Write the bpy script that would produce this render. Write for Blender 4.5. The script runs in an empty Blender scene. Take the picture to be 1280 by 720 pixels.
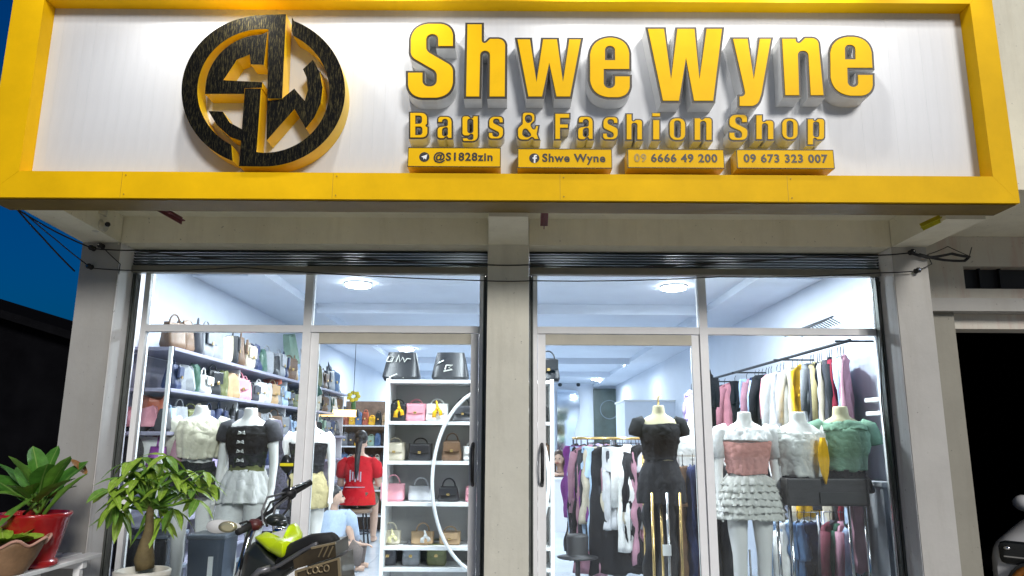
import bpy, bmesh, math, random
from mathutils import Vector, Matrix, noise
from mathutils.geometry import tessellate_polygon
R = math.radians
random.seed(7)
scn = bpy.context.scene
col = scn.collection

# ------------------------------------------------------------------ camera
EZ = 1.42
PITCH, ROLL, F = R(11.6), R(0.33), 925.0
cam_data = bpy.data.cameras.new('camera'); cam = bpy.data.objects.new('camera', cam_data); col.objects.link(cam)
cam_data.lens = 26.0; cam_data.sensor_width = 36.0; cam_data.clip_start = 0.05; cam_data.clip_end = 3000
_f = Vector((0, math.cos(PITCH), math.sin(PITCH)))
_u0 = Vector((0, -math.sin(PITCH), math.cos(PITCH))); _r0 = Vector((1, 0, 0))
_r = _r0 * math.cos(ROLL) + _u0 * math.sin(ROLL)
_u = _u0 * math.cos(ROLL) - _r0 * math.sin(ROLL)
cam.matrix_world = Matrix(((_r.x, _u.x, -_f.x, 0), (_r.y, _u.y, -_f.y, 0), (_r.z, _u.z, -_f.z, EZ), (0, 0, 0, 1)))
scn.camera = cam
def at(px, py, Y):
    d = _r * ((px - 640) / F) - _u * ((py - 360) / F) + _f
    return Vector((0, 0, EZ)) + d * (Y / d.y)

# ------------------------------------------------------------------ world, sun, exposure
world = bpy.data.worlds.new('World'); scn.world = world; world.use_nodes = True
wn, wl = world.node_tree.nodes, world.node_tree.links
bg = wn['Background']
sky = wn.new('ShaderNodeTexSky'); sky.sky_type = 'NISHITA'; sky.sun_disc = False
sky.sun_elevation = R(1.5); sky.sun_rotation = R(158); sky.air_density = 1.0; sky.dust_density = 0.0; sky.ozone_density = 6.0
hs = wn.new('ShaderNodeHueSaturation'); hs.inputs['Saturation'].default_value = 1.5; hs.inputs['Value'].default_value = 1.0
wl.new(sky.outputs[0], hs.inputs['Color']); wl.new(hs.outputs[0], bg.inputs['Color'])
bg.inputs['Strength'].default_value = 0.12
sun_d = bpy.data.lights.new('dusk_sun', 'SUN'); sun = bpy.data.objects.new('dusk_sun', sun_d); col.objects.link(sun)
sun_d.energy = 1.9; sun_d.angle = R(14); sun_d.color = (1.0, 0.965, 0.92)
sun.rotation_euler = (R(90 - 24), 0, R(22))       # shines towards +Y, low behind the camera
scn.view_settings.view_transform = 'Standard'; scn.view_settings.look = 'None'
scn.view_settings.exposure = 0.35; scn.view_settings.gamma = 1.0
scn.cycles.use_denoising = True
scn.cycles.max_bounces = 8; scn.cycles.transparent_max_bounces = 12
scn.cycles.caustics_reflective = False; scn.cycles.caustics_refractive = False
scn.cycles.sample_clamp_indirect = 4.0

# ------------------------------------------------------------------ materials
_mats = {}
def mat(name, color, rough=0.6, metal=0.0, var=0.12, scale=8.0, bump=0.0, bscale=60.0, spec=0.5, emit=None, estr=0.0, coat=0.0, stretch=None):
    if name in _mats: return _mats[name]
    m = bpy.data.materials.new(name); m.use_nodes = True
    nt = m.node_tree; n, l = nt.nodes, nt.links; p = n['Principled BSDF']
    p.inputs['Roughness'].default_value = rough; p.inputs['Metallic'].default_value = metal
    p.inputs['Specular IOR Level'].default_value = spec; p.inputs['Coat Weight'].default_value = coat
    c = (*color[:3], 1)
    tc = n.new('ShaderNodeTexCoord'); src = tc.outputs['Object']
    if stretch:
        mp = n.new('ShaderNodeMapping'); mp.inputs['Scale'].default_value = stretch; l.new(src, mp.inputs[0]); src = mp.outputs[0]
    if var > 0:
        tx = n.new('ShaderNodeTexNoise'); tx.inputs['Scale'].default_value = scale; tx.inputs['Detail'].default_value = 6
        tx.inputs['Roughness'].default_value = 0.65
        l.new(src, tx.inputs['Vector'])
        cr = n.new('ShaderNodeValToRGB'); cr.color_ramp.elements[0].position = 0.3; cr.color_ramp.elements[1].position = 0.7
        cr.color_ramp.elements[0].color = tuple(x * (1 - var) for x in c[:3]) + (1,)
        cr.color_ramp.elements[1].color = tuple(min(1, x * (1 + var * .6)) for x in c[:3]) + (1,)
        l.new(tx.outputs['Fac'], cr.inputs[0]); l.new(cr.outputs[0], p.inputs['Base Color'])
    else: p.inputs['Base Color'].default_value = c
    if bump > 0:
        tb = n.new('ShaderNodeTexNoise'); tb.inputs['Scale'].default_value = bscale; tb.inputs['Detail'].default_value = 5
        l.new(src, tb.inputs['Vector'])
        b = n.new('ShaderNodeBump'); b.inputs['Strength'].default_value = bump; b.inputs['Distance'].default_value = 0.01
        l.new(tb.outputs['Fac'], b.inputs['Height']); l.new(b.outputs[0], p.inputs['Normal'])
    if emit:
        p.inputs['Emission Color'].default_value = (*emit, 1); p.inputs['Emission Strength'].default_value = estr
    _mats[name] = m; return m
def stained(name, color, dirt, rough=0.8, amount=0.5, bump=0.25, spot=(0.50, 0.72)):
    """painted plaster: base colour, cloudy tone changes, streaks running down and small chips"""
    m = bpy.data.materials.new(name); m.use_nodes = True
    nt = m.node_tree; n, l = nt.nodes, nt.links; p = n['Principled BSDF']; p.inputs['Roughness'].default_value = rough
    tc = n.new('ShaderNodeTexCoord')
    def noise_(scale, st, det=6):
        mp = n.new('ShaderNodeMapping'); mp.inputs['Scale'].default_value = st
        g = n.new('ShaderNodeNewGeometry'); l.new(g.outputs['Position'], mp.inputs[0])
        t = n.new('ShaderNodeTexNoise'); t.inputs['Scale'].default_value = scale; t.inputs['Detail'].default_value = det; t.inputs['Roughness'].default_value = .7
        l.new(mp.outputs[0], t.inputs['Vector']); return t.outputs['Fac']
    def ramp(fac, a, b):
        r = n.new('ShaderNodeMapRange'); r.inputs[1].default_value = a; r.inputs[2].default_value = b; l.new(fac, r.inputs[0]); return r.outputs[0]
    cloud = ramp(noise_(2.2, (1, 1, 1)), .35, .7); streak = ramp(noise_(9, (1, 1, .12)), *spot); chip = ramp(noise_(38, (1, 1, 1), 2), .70, .74)
    def mixc(fac, a, b, k=1.0):
        mx = n.new('ShaderNodeMix'); mx.data_type = 'RGBA'
        if k != 1.0:
            mu = n.new('ShaderNodeMath'); mu.operation = 'MULTIPLY'; mu.inputs[1].default_value = k; l.new(fac, mu.inputs[0]); fac = mu.outputs[0]
        l.new(fac, mx.inputs['Factor'])
        for sock, v in (('A', a), ('B', b)):
            s = [i for i in mx.inputs if i.name == sock and i.type == 'RGBA'][0]
            if isinstance(v, tuple): s.default_value = (*v, 1)
            else: l.new(v, s)
        return [o for o in mx.outputs if o.type == 'RGBA'][0]
    c1 = mixc(cloud, color, tuple(x * .86 for x in color))
    c2 = mixc(streak, c1, dirt, amount)
    c3 = mixc(chip, c2, tuple(x * .45 for x in color), .8)
    l.new(c3, p.inputs['Base Color'])
    b = n.new('ShaderNodeBump'); b.inputs['Strength'].default_value = bump; b.inputs['Distance'].default_value = .006
    l.new(noise_(30, (1, 1, 1)), b.inputs['Height']); l.new(b.outputs[0], p.inputs['Normal'])
    _mats[name] = m; return m
def glass_mat(name, tint=(0.93, 0.97, 0.98), refl=0.10):
    m = bpy.data.materials.new(name); m.use_nodes = True
    nt = m.node_tree; n, l = nt.nodes, nt.links; n.remove(n['Principled BSDF'])
    t = n.new('ShaderNodeBsdfTransparent'); t.inputs[0].default_value = (*tint, 1)
    g = n.new('ShaderNodeBsdfGlossy'); g.inputs['Roughness'].default_value = 0.03
    fr = n.new('ShaderNodeFresnel'); fr.inputs[0].default_value = 1.45
    df = n.new('ShaderNodeBsdfDiffuse'); df.inputs[0].default_value = (.8, .8, .78, 1)
    ge = n.new('ShaderNodeNewGeometry'); tn = n.new('ShaderNodeTexNoise'); tn.inputs['Scale'].default_value = 2.6; tn.inputs['Detail'].default_value = 8; tn.inputs['Roughness'].default_value = .7
    l.new(ge.outputs['Position'], tn.inputs['Vector']); mr = n.new('ShaderNodeMapRange'); mr.inputs[1].default_value = .45; mr.inputs[2].default_value = .8; mr.inputs[3].default_value = .001; mr.inputs[4].default_value = .03
    l.new(tn.outputs['Fac'], mr.inputs[0]); m0 = n.new('ShaderNodeMixShader'); l.new(mr.outputs[0], m0.inputs[0]); l.new(t.outputs[0], m0.inputs[1]); l.new(df.outputs[0], m0.inputs[2])
    mx = n.new('ShaderNodeMixShader'); l.new(fr.outputs[0], mx.inputs[0]); l.new(m0.outputs[0], mx.inputs[1]); l.new(g.outputs[0], mx.inputs[2])
    l.new(mx.outputs[0], n['Material Output'].inputs[0]); _mats[name] = m; return m
def fab(rgb, rough=0.85, var=0.15, bump=0.15):
    k = 'fabric_%02x%02x%02x' % tuple(int(min(255, v * 255)) for v in rgb)
    return mat(k, rgb, rough, 0, var, 14, .55, 20, spec=0.25)
def leather(rgb):
    k = 'leather_%02x%02x%02x' % tuple(int(min(255, v * 255)) for v in rgb)
    return mat(k, rgb, 0.38, 0, 0.18, 10, 0.12, 120)
def brushed(name, dark, light, scale=(1, 1, 1)):
    m = mat(name, dark, 0.36, 0.9, 0.0, spec=.4)
    nt = m.node_tree; n, l = nt.nodes, nt.links; p = n['Principled BSDF']
    tc = n.new('ShaderNodeTexCoord'); mp = n.new('ShaderNodeMapping'); mp.inputs['Scale'].default_value = scale
    l.new(tc.outputs['Object'], mp.inputs[0])
    t = n.new('ShaderNodeTexNoise'); t.inputs['Scale'].default_value = 1; t.inputs['Detail'].default_value = 8; t.inputs['Roughness'].default_value = .75
    l.new(mp.outputs[0], t.inputs['Vector'])
    cr = n.new('ShaderNodeValToRGB'); cr.color_ramp.elements[0].position = .50; cr.color_ramp.elements[1].position = .72
    cr.color_ramp.elements[0].color = (*dark, 1); cr.color_ramp.elements[1].color = (*light, 1)
    l.new(t.outputs['Fac'], cr.inputs[0]); l.new(cr.outputs[0], p.inputs['Base Color'])
    b = n.new('ShaderNodeBump'); b.inputs['Strength'].default_value = .25; b.inputs['Distance'].default_value = .002
    l.new(t.outputs['Fac'], b.inputs['Height']); l.new(b.outputs[0], p.inputs['Normal'])
    return m

M_yellow = mat('yellow_panel', (0.88, 0.515, 0.003), 0.55, 0, .14, 2.2, .10, 5, spec=.1)
M_letter = mat('letter_yellow', (0.90, 0.52, 0.003), 0.5, 0, .08, 6, spec=.1)
M_edge = mat('letter_outline_dark', (0.022, 0.015, 0.003), .5, 0, .1)
M_side = mat('letter_side_grey', (0.72, 0.73, 0.73), .35, 0, .10)
M_goldside = mat('logo_side_gold', (0.88, 0.58, 0.01), .38, .1, .1)
M_white = mat('sign_white', (0.62, 0.635, 0.655), .45, 0, .07, 5, stretch=(2.5, 1, .35))
M_logo = brushed('logo_brushed', (0.012, 0.012, 0.011), (0.20, 0.16, 0.06), (190, 190, 24))
M_wall = stained('plaster_cream', (0.90, 0.86, 0.69), (0.62, 0.57, 0.42), amount=.35)
M_pill = stained('plaster_pillar', (0.38, 0.37, 0.345), (0.30, 0.28, 0.24), amount=.45)
M_pillc = stained('plaster_pillar_centre', (0.68, 0.66, 0.56), (0.42, 0.40, 0.32), amount=.35)
M_reveal = stained('plaster_reveal_lit', (0.86, 0.86, 0.86), (0.45, 0.37, 0.34), amount=.5)  # pillar side plaster whitened to hold the glow from the shop
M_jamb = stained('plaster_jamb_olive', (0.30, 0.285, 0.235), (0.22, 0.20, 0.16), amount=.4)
M_pillr = stained('plaster_pillar_right', (0.50, 0.485, 0.45), (0.36, 0.34, 0.30), amount=.45)
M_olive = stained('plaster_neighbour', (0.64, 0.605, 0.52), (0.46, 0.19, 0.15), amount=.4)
M_frame = mat('frame_white', (0.90, 0.90, 0.90), .35, 0, .05)
M_header = mat('door_header_shaded', (0.52, 0.49, 0.40), .5, 0, .1)  # white door top rail, its shade painted in as beige
M_glass = glass_mat('window_glass')
M_shut = mat('shutter_green_grey', (0.05, 0.065, 0.06), .38, .55, .3, 4, .1, 20, stretch=(.4, 1, 4))
M_shut2 = mat('shutter_bottom_grey', (0.26, 0.25, 0.21), .4, .4, .2, 4)
M_dark = mat('black_iron', (0.02, 0.02, 0.022), .5, .3, .2)
M_rubber = mat('black_rubber', (0.018, 0.018, 0.018), .7, 0, .2)
M_chrome = mat('chrome', (0.75, 0.76, 0.78), .15, 1.0, .03)
M_gold = mat('gold_tube', (0.80, 0.55, 0.22), .25, .9, .05)
M_red = mat('bracket_dark_red', (0.16, 0.035, 0.04), .6, .2, .3, 20)
M_inner = mat('interior_white_paint', (0.66, 0.71, 0.80), .6, 0, .05, 3)
M_shelfw = mat('shelf_white_board', (0.82, 0.82, 0.82), .4, 0, .03)
M_cabback = mat('cabinet_back_grey', (0.42, 0.41, 0.40), .6, 0, .06)
M_skin = mat('skin', (0.62, 0.40, 0.29), .5, 0, .08)
M_hair = mat('black_hair', (0.02, 0.016, 0.015), .45, 0, .3, 40)
M_mann = mat('mannequin_white', (0.80, 0.78, 0.75), .35, 0, .03)
M_black = mat('matt_black', (0.012, 0.012, 0.014), .55, 0, .2)

# ------------------------------------------------------------------ objects
wloc = {}
def tag(o, label=None, cat=None, group=None, kind=None):
    if label: o['label'] = label
    if cat: o['category'] = cat
    if group: o['group'] = group
    if kind: o['kind'] = kind
    return o
def thing(name, label, cat, loc=(0, 0, 0), group=None, rotz=0):
    o = bpy.data.objects.new(name, None); col.objects.link(o); o.location = loc; o.rotation_euler = (0, 0, rotz)
    o.empty_display_size = .1
    wloc[o] = Vector(loc); return tag(o, label, cat, group)
class MB:
    def __init__(s): s.v = []; s.f = []; s.m = []
    def add(s, vs, fs, mi=0):
        k = len(s.v); s.v += [tuple(v) for v in vs]; s.f += [tuple(i + k for i in f) for f in fs]; s.m += [mi] * len(fs); return s
    def box(s, x0, x1, y0, y1, z0, z1, mi=0, bev=0):
        if x0 > x1: x0, x1 = x1, x0
        if y0 > y1: y0, y1 = y1, y0
        if z0 > z1: z0, z1 = z1, z0
        if bev <= 0:
            vs = [(x, y, z) for z in (z0, z1) for y in (y0, y1) for x in (x0, x1)]
            return s.add(vs, [(0, 2, 3, 1), (4, 5, 7, 6), (0, 1, 5, 4), (2, 6, 7, 3), (0, 4, 6, 2), (1, 3, 7, 5)], mi)
        b = min(bev, (x1 - x0) * .45, (y1 - y0) * .45, (z1 - z0) * .45)
        bm = bmesh.new(); bmesh.ops.create_cube(bm, size=1)
        for v in bm.verts: v.co = Vector(((x0 + x1) / 2 + v.co.x * (x1 - x0), (y0 + y1) / 2 + v.co.y * (y1 - y0), (z0 + z1) / 2 + v.co.z * (z1 - z0)))
        bmesh.ops.bevel(bm, geom=bm.edges[:], offset=b, segments=2, profile=.5, affect='EDGES')
        s.bm(bm, mi); bm.free(); return s
    def bm(s, bm, mi=0, M=None):
        bm.verts.index_update()
        return s.add([(M @ v.co if M else v.co) for v in bm.verts], [[v.index for v in f.verts] for f in bm.faces], mi)
    def tube(s, pts, r, n=8, mi=0, caps=True, flat=1.0, closed=False):
        pts = [Vector(p) for p in pts]; rs = r if isinstance(r, (list, tuple)) else [r] * len(pts)
        rings = []; prev = None
        for i, p in enumerate(pts):
            if closed: d = pts[(i + 1) % len(pts)] - pts[i - 1]
            else: d = pts[min(i + 1, len(pts) - 1)] - pts[max(i - 1, 0)]
            if d.length < 1e-9: d = Vector((0, 0, 1))
            d.normalize()
            if prev is None:
                a = Vector((1, 0, 0)) if abs(d.x) < .9 else Vector((0, 1, 0))
                a = (a - d * a.dot(d)).normalized()
            else: a = (prev - d * prev.dot(d)).normalized()
            prev = a; b = d.cross(a)
            rings.append([p + (a * math.cos(t) + b * math.sin(t) * flat) * rs[i] for t in [2 * math.pi * k / n for k in range(n)]])
        return s.rings(rings, mi, caps, closed)
    def rings(s, rings, mi=0, caps=True, closed=False):
        n = len(rings[0]); vs = [p for r_ in rings for p in r_]; fs = []
        m = len(rings)
        for i in range(m if closed else m - 1):
            j = (i + 1) % m
            for k in range(n): fs.append((i * n + k, i * n + (k + 1) % n, j * n + (k + 1) % n, j * n + k))
        if caps and not closed: fs.append(tuple(range(n))[::-1]); fs.append(tuple(range((m - 1) * n, m * n)))
        return s.add(vs, fs, mi)
    def lathe(s, prof, cx=0, cy=0, n=24, mi=0, caps=True):
        return s.rings([[(cx + r * math.cos(2 * math.pi * k / n), cy + r * math.sin(2 * math.pi * k / n), z) for k in range(n)] for r, z in prof], mi, caps)
    def ball(s, c, rx, ry=None, rz=None, n=12, mi=0):
        ry = ry or rx; rz = rz or rx; c = Vector(c); m = max(5, n // 2)
        rr = []
        for i in range(1, m):
            ph = math.pi * i / m
            rr.append([c + Vector((rx * math.sin(ph) * math.cos(2 * math.pi * k / n), ry * math.sin(ph) * math.sin(2 * math.pi * k / n), -rz * math.cos(ph))) for k in range(n)])
        return s.rings(rr, mi, True)
    def build(s, name, mats, parent=None, smooth=False, world=False, smart=None):
        me = bpy.data.meshes.new(name)
        off = Vector((0, 0, 0))
        if world and parent is not None: off = wloc[parent]
        me.from_pydata([Vector(v) - off for v in s.v], [], s.f)
        mats = mats if isinstance(mats, (list, tuple)) else [mats]
        for m in mats: me.materials.append(m)
        if len(mats) > 1: me.polygons.foreach_set('material_index', s.m)
        if smooth: me.polygons.foreach_set('use_smooth', [True] * len(me.polygons))
        me.update()
        if smooth == 'auto':
            try: me.set_sharp_from_angle(angle=R(38))
            except Exception: pass
        o = bpy.data.objects.new(name, me); col.objects.link(o)
        if parent is not None: o.parent = parent; wloc[o] = wloc.get(parent, Vector((0, 0, 0)))
        else: wloc[o] = Vector((0, 0, 0))
        return o
def B(name, m, parent, *b, world=True, bev=0):
    mb = MB()
    for q in b: mb.box(*q, bev=bev)
    return mb.build(name, m, parent, world=world)
def S(name, m, *b, parent=None, bev=0):
    o = B(name, m, parent, *b, bev=bev)
    if parent is None: o['kind'] = 'structure'
    return o
def copy_tree(o, parent=None):
    c = o.copy(); col.objects.link(c)
    if parent is not None: c.parent = parent
    for ch in [x for x in KIDS(o)]: copy_tree(ch, c)
    return c
def crumple(o, amp=.006, f=14.0, sx=1.0, sz=.45):
    """cloth creases: pushes the vertices along their normals by ridged noise, drawn out along the hang"""
    me = o.data; s0 = Vector((random.random() * 50, random.random() * 50, 0))
    nr = [v.normal.copy() for v in me.vertices]
    for v, n_ in zip(me.vertices, nr):
        q = Vector((v.co.x * f * sx, v.co.y * f * sx, v.co.z * f * sz)) + s0
        k = 1 - 2 * abs(noise.noise(q)) * 1.6 + .5 * noise.noise(q * 2.3)
        v.co += n_ * amp * (k - .4)
    me.update(); return o
def KIDS(o): return [x for x in list(col.objects) if x.parent == o]
def inst(name, me, parent, M, label=None):
    o = bpy.data.objects.new(name, me); col.objects.link(o); o.parent = parent; o.matrix_local = M
    if label: o['label'] = label
    return o

# ------------------------------------------------------------------ outline shapes
def fillet(pts):
    out = []; n = len(pts)
    P = [(Vector(p[:2]), (p[2] if len(p) > 2 else 0)) for p in pts]
    for i in range(n):
        p, r = P[i]; a, b = P[i - 1][0], P[(i + 1) % n][0]
        if r <= 0: out.append(p.copy()); continue
        u = (a - p); v = (b - p); lu, lv = u.length, v.length; u.normalize(); v.normalize()
        ang = math.acos(max(-1, min(1, u.dot(v))))
        if ang > 3.1: out.append(p.copy()); continue
        d = min(r / math.tan(ang / 2), lu * .499, lv * .499)
        p0, p1 = p + u * d, p + v * d; N = 7
        for k in range(N + 1):
            t = k / N; out.append((1 - t) ** 2 * p0 + 2 * t * (1 - t) * (p * .78 + (p0 + p1) * .11) + t * t * p1)
    res = [out[0]]
    for q in out[1:]:
        if (q - res[-1]).length > 1e-6: res.append(q)
    if (res[0] - res[-1]).length < 1e-6: res.pop()
    return res
def area2(L): return sum(L[i - 1].x * L[i].y - L[i].x * L[i - 1].y for i in range(len(L)))
def inset(L, d, hole=False):
    """moves a loop into the solid by d"""
    n = len(L); sg = 1 if area2(L) > 0 else -1
    if hole: sg = -sg
    out = []
    for i in range(n):
        a, p, b = L[i - 1], L[i], L[(i + 1) % n]
        e1 = (p - a).normalized(); e2 = (b - p).normalized()
        n1 = Vector((-e1.y, e1.x)) * sg; n2 = Vector((-e2.y, e2.x)) * sg
        m = n1 + n2
        if m.length < 1e-6: m = n1
        m.normalize(); c = max(.45, m.dot(n1)); out.append(p + m * (d / c))
    return out
def prism(mb, loops, y0, y1, mi_face=0, mi_side=0, back=False):
    """loops of (x, z); front cap at y0 (towards the street), back at y1"""
    loops = [L if (area2(L) > 0) == (k == 0) else L[::-1] for k, L in enumerate(loops)]
    flat = [p for L in loops for p in L]
    tris = tessellate_polygon([[Vector((p.x, p.y, 0)) for p in L] for L in loops])
    vs = [(p.x, y0, p.y) for p in flat]; fs = []
    for t in tris:
        a, b, c = (flat[i] for i in t)
        if (b - a).cross(c - a) < 0: t = (t[0], t[2], t[1])
        fs.append(tuple(t))
    mb.add(vs, fs, mi_face)
    if back: mb.add([(p.x, y1, p.y) for p in flat], [t[::-1] for t in fs], mi_side)
    for L in loops:
        n = len(L)
        mb.add([(p.x, y0, p.y) for p in L] + [(p.x, y1, p.y) for p in L], [(i, n + i, n + (i + 1) % n, (i + 1) % n) for i in range(n)], mi_side)
def text_mesh(txt, size, bold=0.0, extr=0.001, spacing=1.0):
    cu = bpy.data.curves.new('t', 'FONT'); cu.body = txt; cu.size = size; cu.offset = bold; cu.extrude = extr
    cu.align_x = 'CENTER'; cu.align_y = 'CENTER'; cu.space_character = spacing; cu.resolution_u = 4
    o = bpy.data.objects.new('t', cu); col.objects.link(o)
    dg = bpy.context.evaluated_depsgraph_get()
    me = bpy.data.meshes.new_from_object(o.evaluated_get(dg))
    bpy.data.objects.remove(o); bpy.data.curves.remove(cu); return me
def remesh(mb, voxel=0.012, smooth=3):
    """one continuous skin grown over overlapping tapered limbs"""
    o = mb.build('tmp', M_mann)
    m = o.modifiers.new('r', 'REMESH'); m.mode = 'VOXEL'; m.voxel_size = voxel; m.use_smooth_shade = True
    s = o.modifiers.new('s', 'SMOOTH'); s.factor = .6; s.iterations = smooth
    dg = bpy.context.evaluated_depsgraph_get()
    me = bpy.data.meshes.new_from_object(o.evaluated_get(dg))
    old = o.data; bpy.data.objects.remove(o); bpy.data.meshes.remove(old)
    me.materials.clear(); me.polygons.foreach_set('use_smooth', [True] * len(me.polygons)); return me
def mesh_obj(name, me, m, parent):
    if m and len(me.materials) == 0: me.materials.append(m)
    elif m: me.materials[0] = m
    o = bpy.data.objects.new(name, me); col.objects.link(o); o.parent = parent; wloc[o] = wloc.get(parent, Vector()); return o
# ================================================================== SETTING
YF, YG = 4.50, 4.75          # pillar fronts, glass plane
FL = 0.12                    # shop floor height
CEIL = 2.77
xg = lambda px, Y=YF, py=550: at(px, py, Y).x
zg = lambda py, Y=YF, px=640: at(px, py, Y).z
S('ground', stained('street_concrete', (.56, .545, .50), (.40, .38, .34)), (-80, 80, -60, 4.2, -.5, 0), (-80, xg(72), 4.2, 400, -.5, -.002))
S('forecourt', stained('forecourt_cement', (.60, .58, .53), (.42, .40, .36)), (-2.9, 8.9, 4.2, 4.6, -.4, .10))
XL0, XL1 = xg(72), xg(122)
XC0, XC1 = xg(607), xg(661)
XR0, XR1 = xg(1139), xg(1184)
ZL = zg(306)                 # underside of the lintel
ZS = zg(273)                 # underside of the canopy slab
# shop building shell: walls, ceiling, floor
bld = thing('shop_building', 'cream plastered single storey shop building behind the yellow sign', 'building', (0, YF, 0))
B('pillar', M_pill, bld, (XL0, XL1, YF, YF + .30, 0, ZL))['label'] = 'left grey plaster pillar with chipped outer edge'
B('pillar', M_pillc, bld, (XC0, XC1, YF - .004, YG + .02, 0, ZL + .22))['label'] = 'cream plaster pillar between the two shop windows'
B('pillar', M_pillr, bld, (XR0, XR1, YF, YF + .30, 0, ZL))['label'] = 'right grey plaster pillar beside the garage'
B('reveal', M_reveal, bld, (XL1, XL1 + .004, YF + .006, YG, 0.1, ZL - .002))
B('reveal', M_reveal, bld, (XR0 - .004, XR0, YF + .006, YG, 0.1, ZL - .002))
B('lintel', M_wall, bld, (XL0, XC0 - .002, YF + .004, YG + .05, ZL, ZS), (XC1 + .002, XR1, YF + .004, YG + .05, ZL, ZS))
B('canopy_slab', M_wall, bld, (XL0 - .02, 9.0, 3.90, 4.9, ZS, ZS + .14))
B('upper_wall', M_wall, bld, (XL0, 9.0, 4.55, 4.8, ZS + .14, ZS + 3.2))
B('roof', M_dark, bld, (XL0, 2.6, 4.8, 18.4, CEIL + .16, CEIL + .3))
B('step', M_reveal, bld, (XL0, XR1, 4.60, 4.9, .10, FL - .004))
def beam(x0a, x1a, x0b, x1b, drop=0):
    mb = MB(); y0, y1 = 3.90, YF - .002
    vs = [(x0a, y0, ZL + drop), (x1a, y0, ZL + drop), (x1b, y1, ZL), (x0b, y1, ZL), (x0a, y0, ZS), (x1a, y0, ZS), (x1b, y1, ZS), (x0b, y1, ZS)]
    mb.add(vs, [(3, 2, 1, 0), (4, 5, 6, 7), (0, 1, 5, 4), (1, 2, 6, 5), (2, 3, 7, 6), (3, 0, 4, 7)]); return mb
xa = at(30, 262, 3.93).x; xb = at(88, 271, 4.0).x
beam(xa, xb, XL0, XL1, .03).build('cantilever_beam', M_wall, bld, world=True)
beam(XC0 + .02, XC1 - .02, XC0 + .002, XC1 - .002).build('cantilever_beam', M_wall, bld, world=True)
beam(XR0 + .0, XR1 - .0, XR0, XR1).build('cantilever_beam', M_wall, bld, world=True)
# interior shell
IX = 2.62
B('side_wall', M_inner, bld, (-IX - .1, -IX, YG + .1, 18.2, 0, CEIL))
B('side_wall', M_inner, bld, (2.54, 2.59, YG + .1, 18.2, 0, CEIL))
B('front_return', M_inner, bld, (-IX - .1, XL1 - .02, YG + .062, YG + .1, 0, CEIL))
B('front_return', M_inner, bld, (XR0 + .02, 2.59, YG + .062, YG + .1, 0, CEIL))
B('back_wall', M_inner, bld, (-IX - .1, 2.59, 18.2, 18.35, 0, CEIL))
B('ceiling', M_inner, bld, (-IX - .1, 2.59, YG + .02, 18.3, CEIL, CEIL + .15))
for (a, b, c, d) in ((-2.12, -1.98, YG + .12, 18.1), (1.98, 2.12, YG + .12, 18.1)):
    B('ceiling_trim', M_inner, bld, (a, b, c, d, CEIL - .07, CEIL + .002))
for y in (7.4, 9.9, 12.4, 14.9):
    B('ceiling_beam', M_inner, bld, (-1.978, 1.978, y, y + .14, CEIL - .10, CEIL + .002))
for sx in (-1, 1):
    B('ceiling_step', M_inner, bld, (sx * 2.122, sx * (2.538 if sx > 0 else IX - .002), 5.9, 18.1, CEIL - .05, CEIL + .002))
# tiled shop floor
fl = S('shop_floor', mat('grout_grey', (.35, .37, .40), .7), (-IX, 2.54, YG + .05, 18.2, .02, FL - .006))
tile = MB().box(-.297, .297, -.297, .297, -.006, 0)
M_tile = mat('floor_tile', (.62, .68, .74), .12, 0, .08, 2, .02, 4)
t0 = tile.build('tile', M_tile, fl); tme = t0.data; first = True
for j in range(22):
    for i in range(9):
        p = Vector((-2.4 + .6 * i, YG + .36 + .6 * j, FL))
        if first: t0.location = p; first = False
        else: inst('tile', tme, fl, Matrix.Translation(p))

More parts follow.
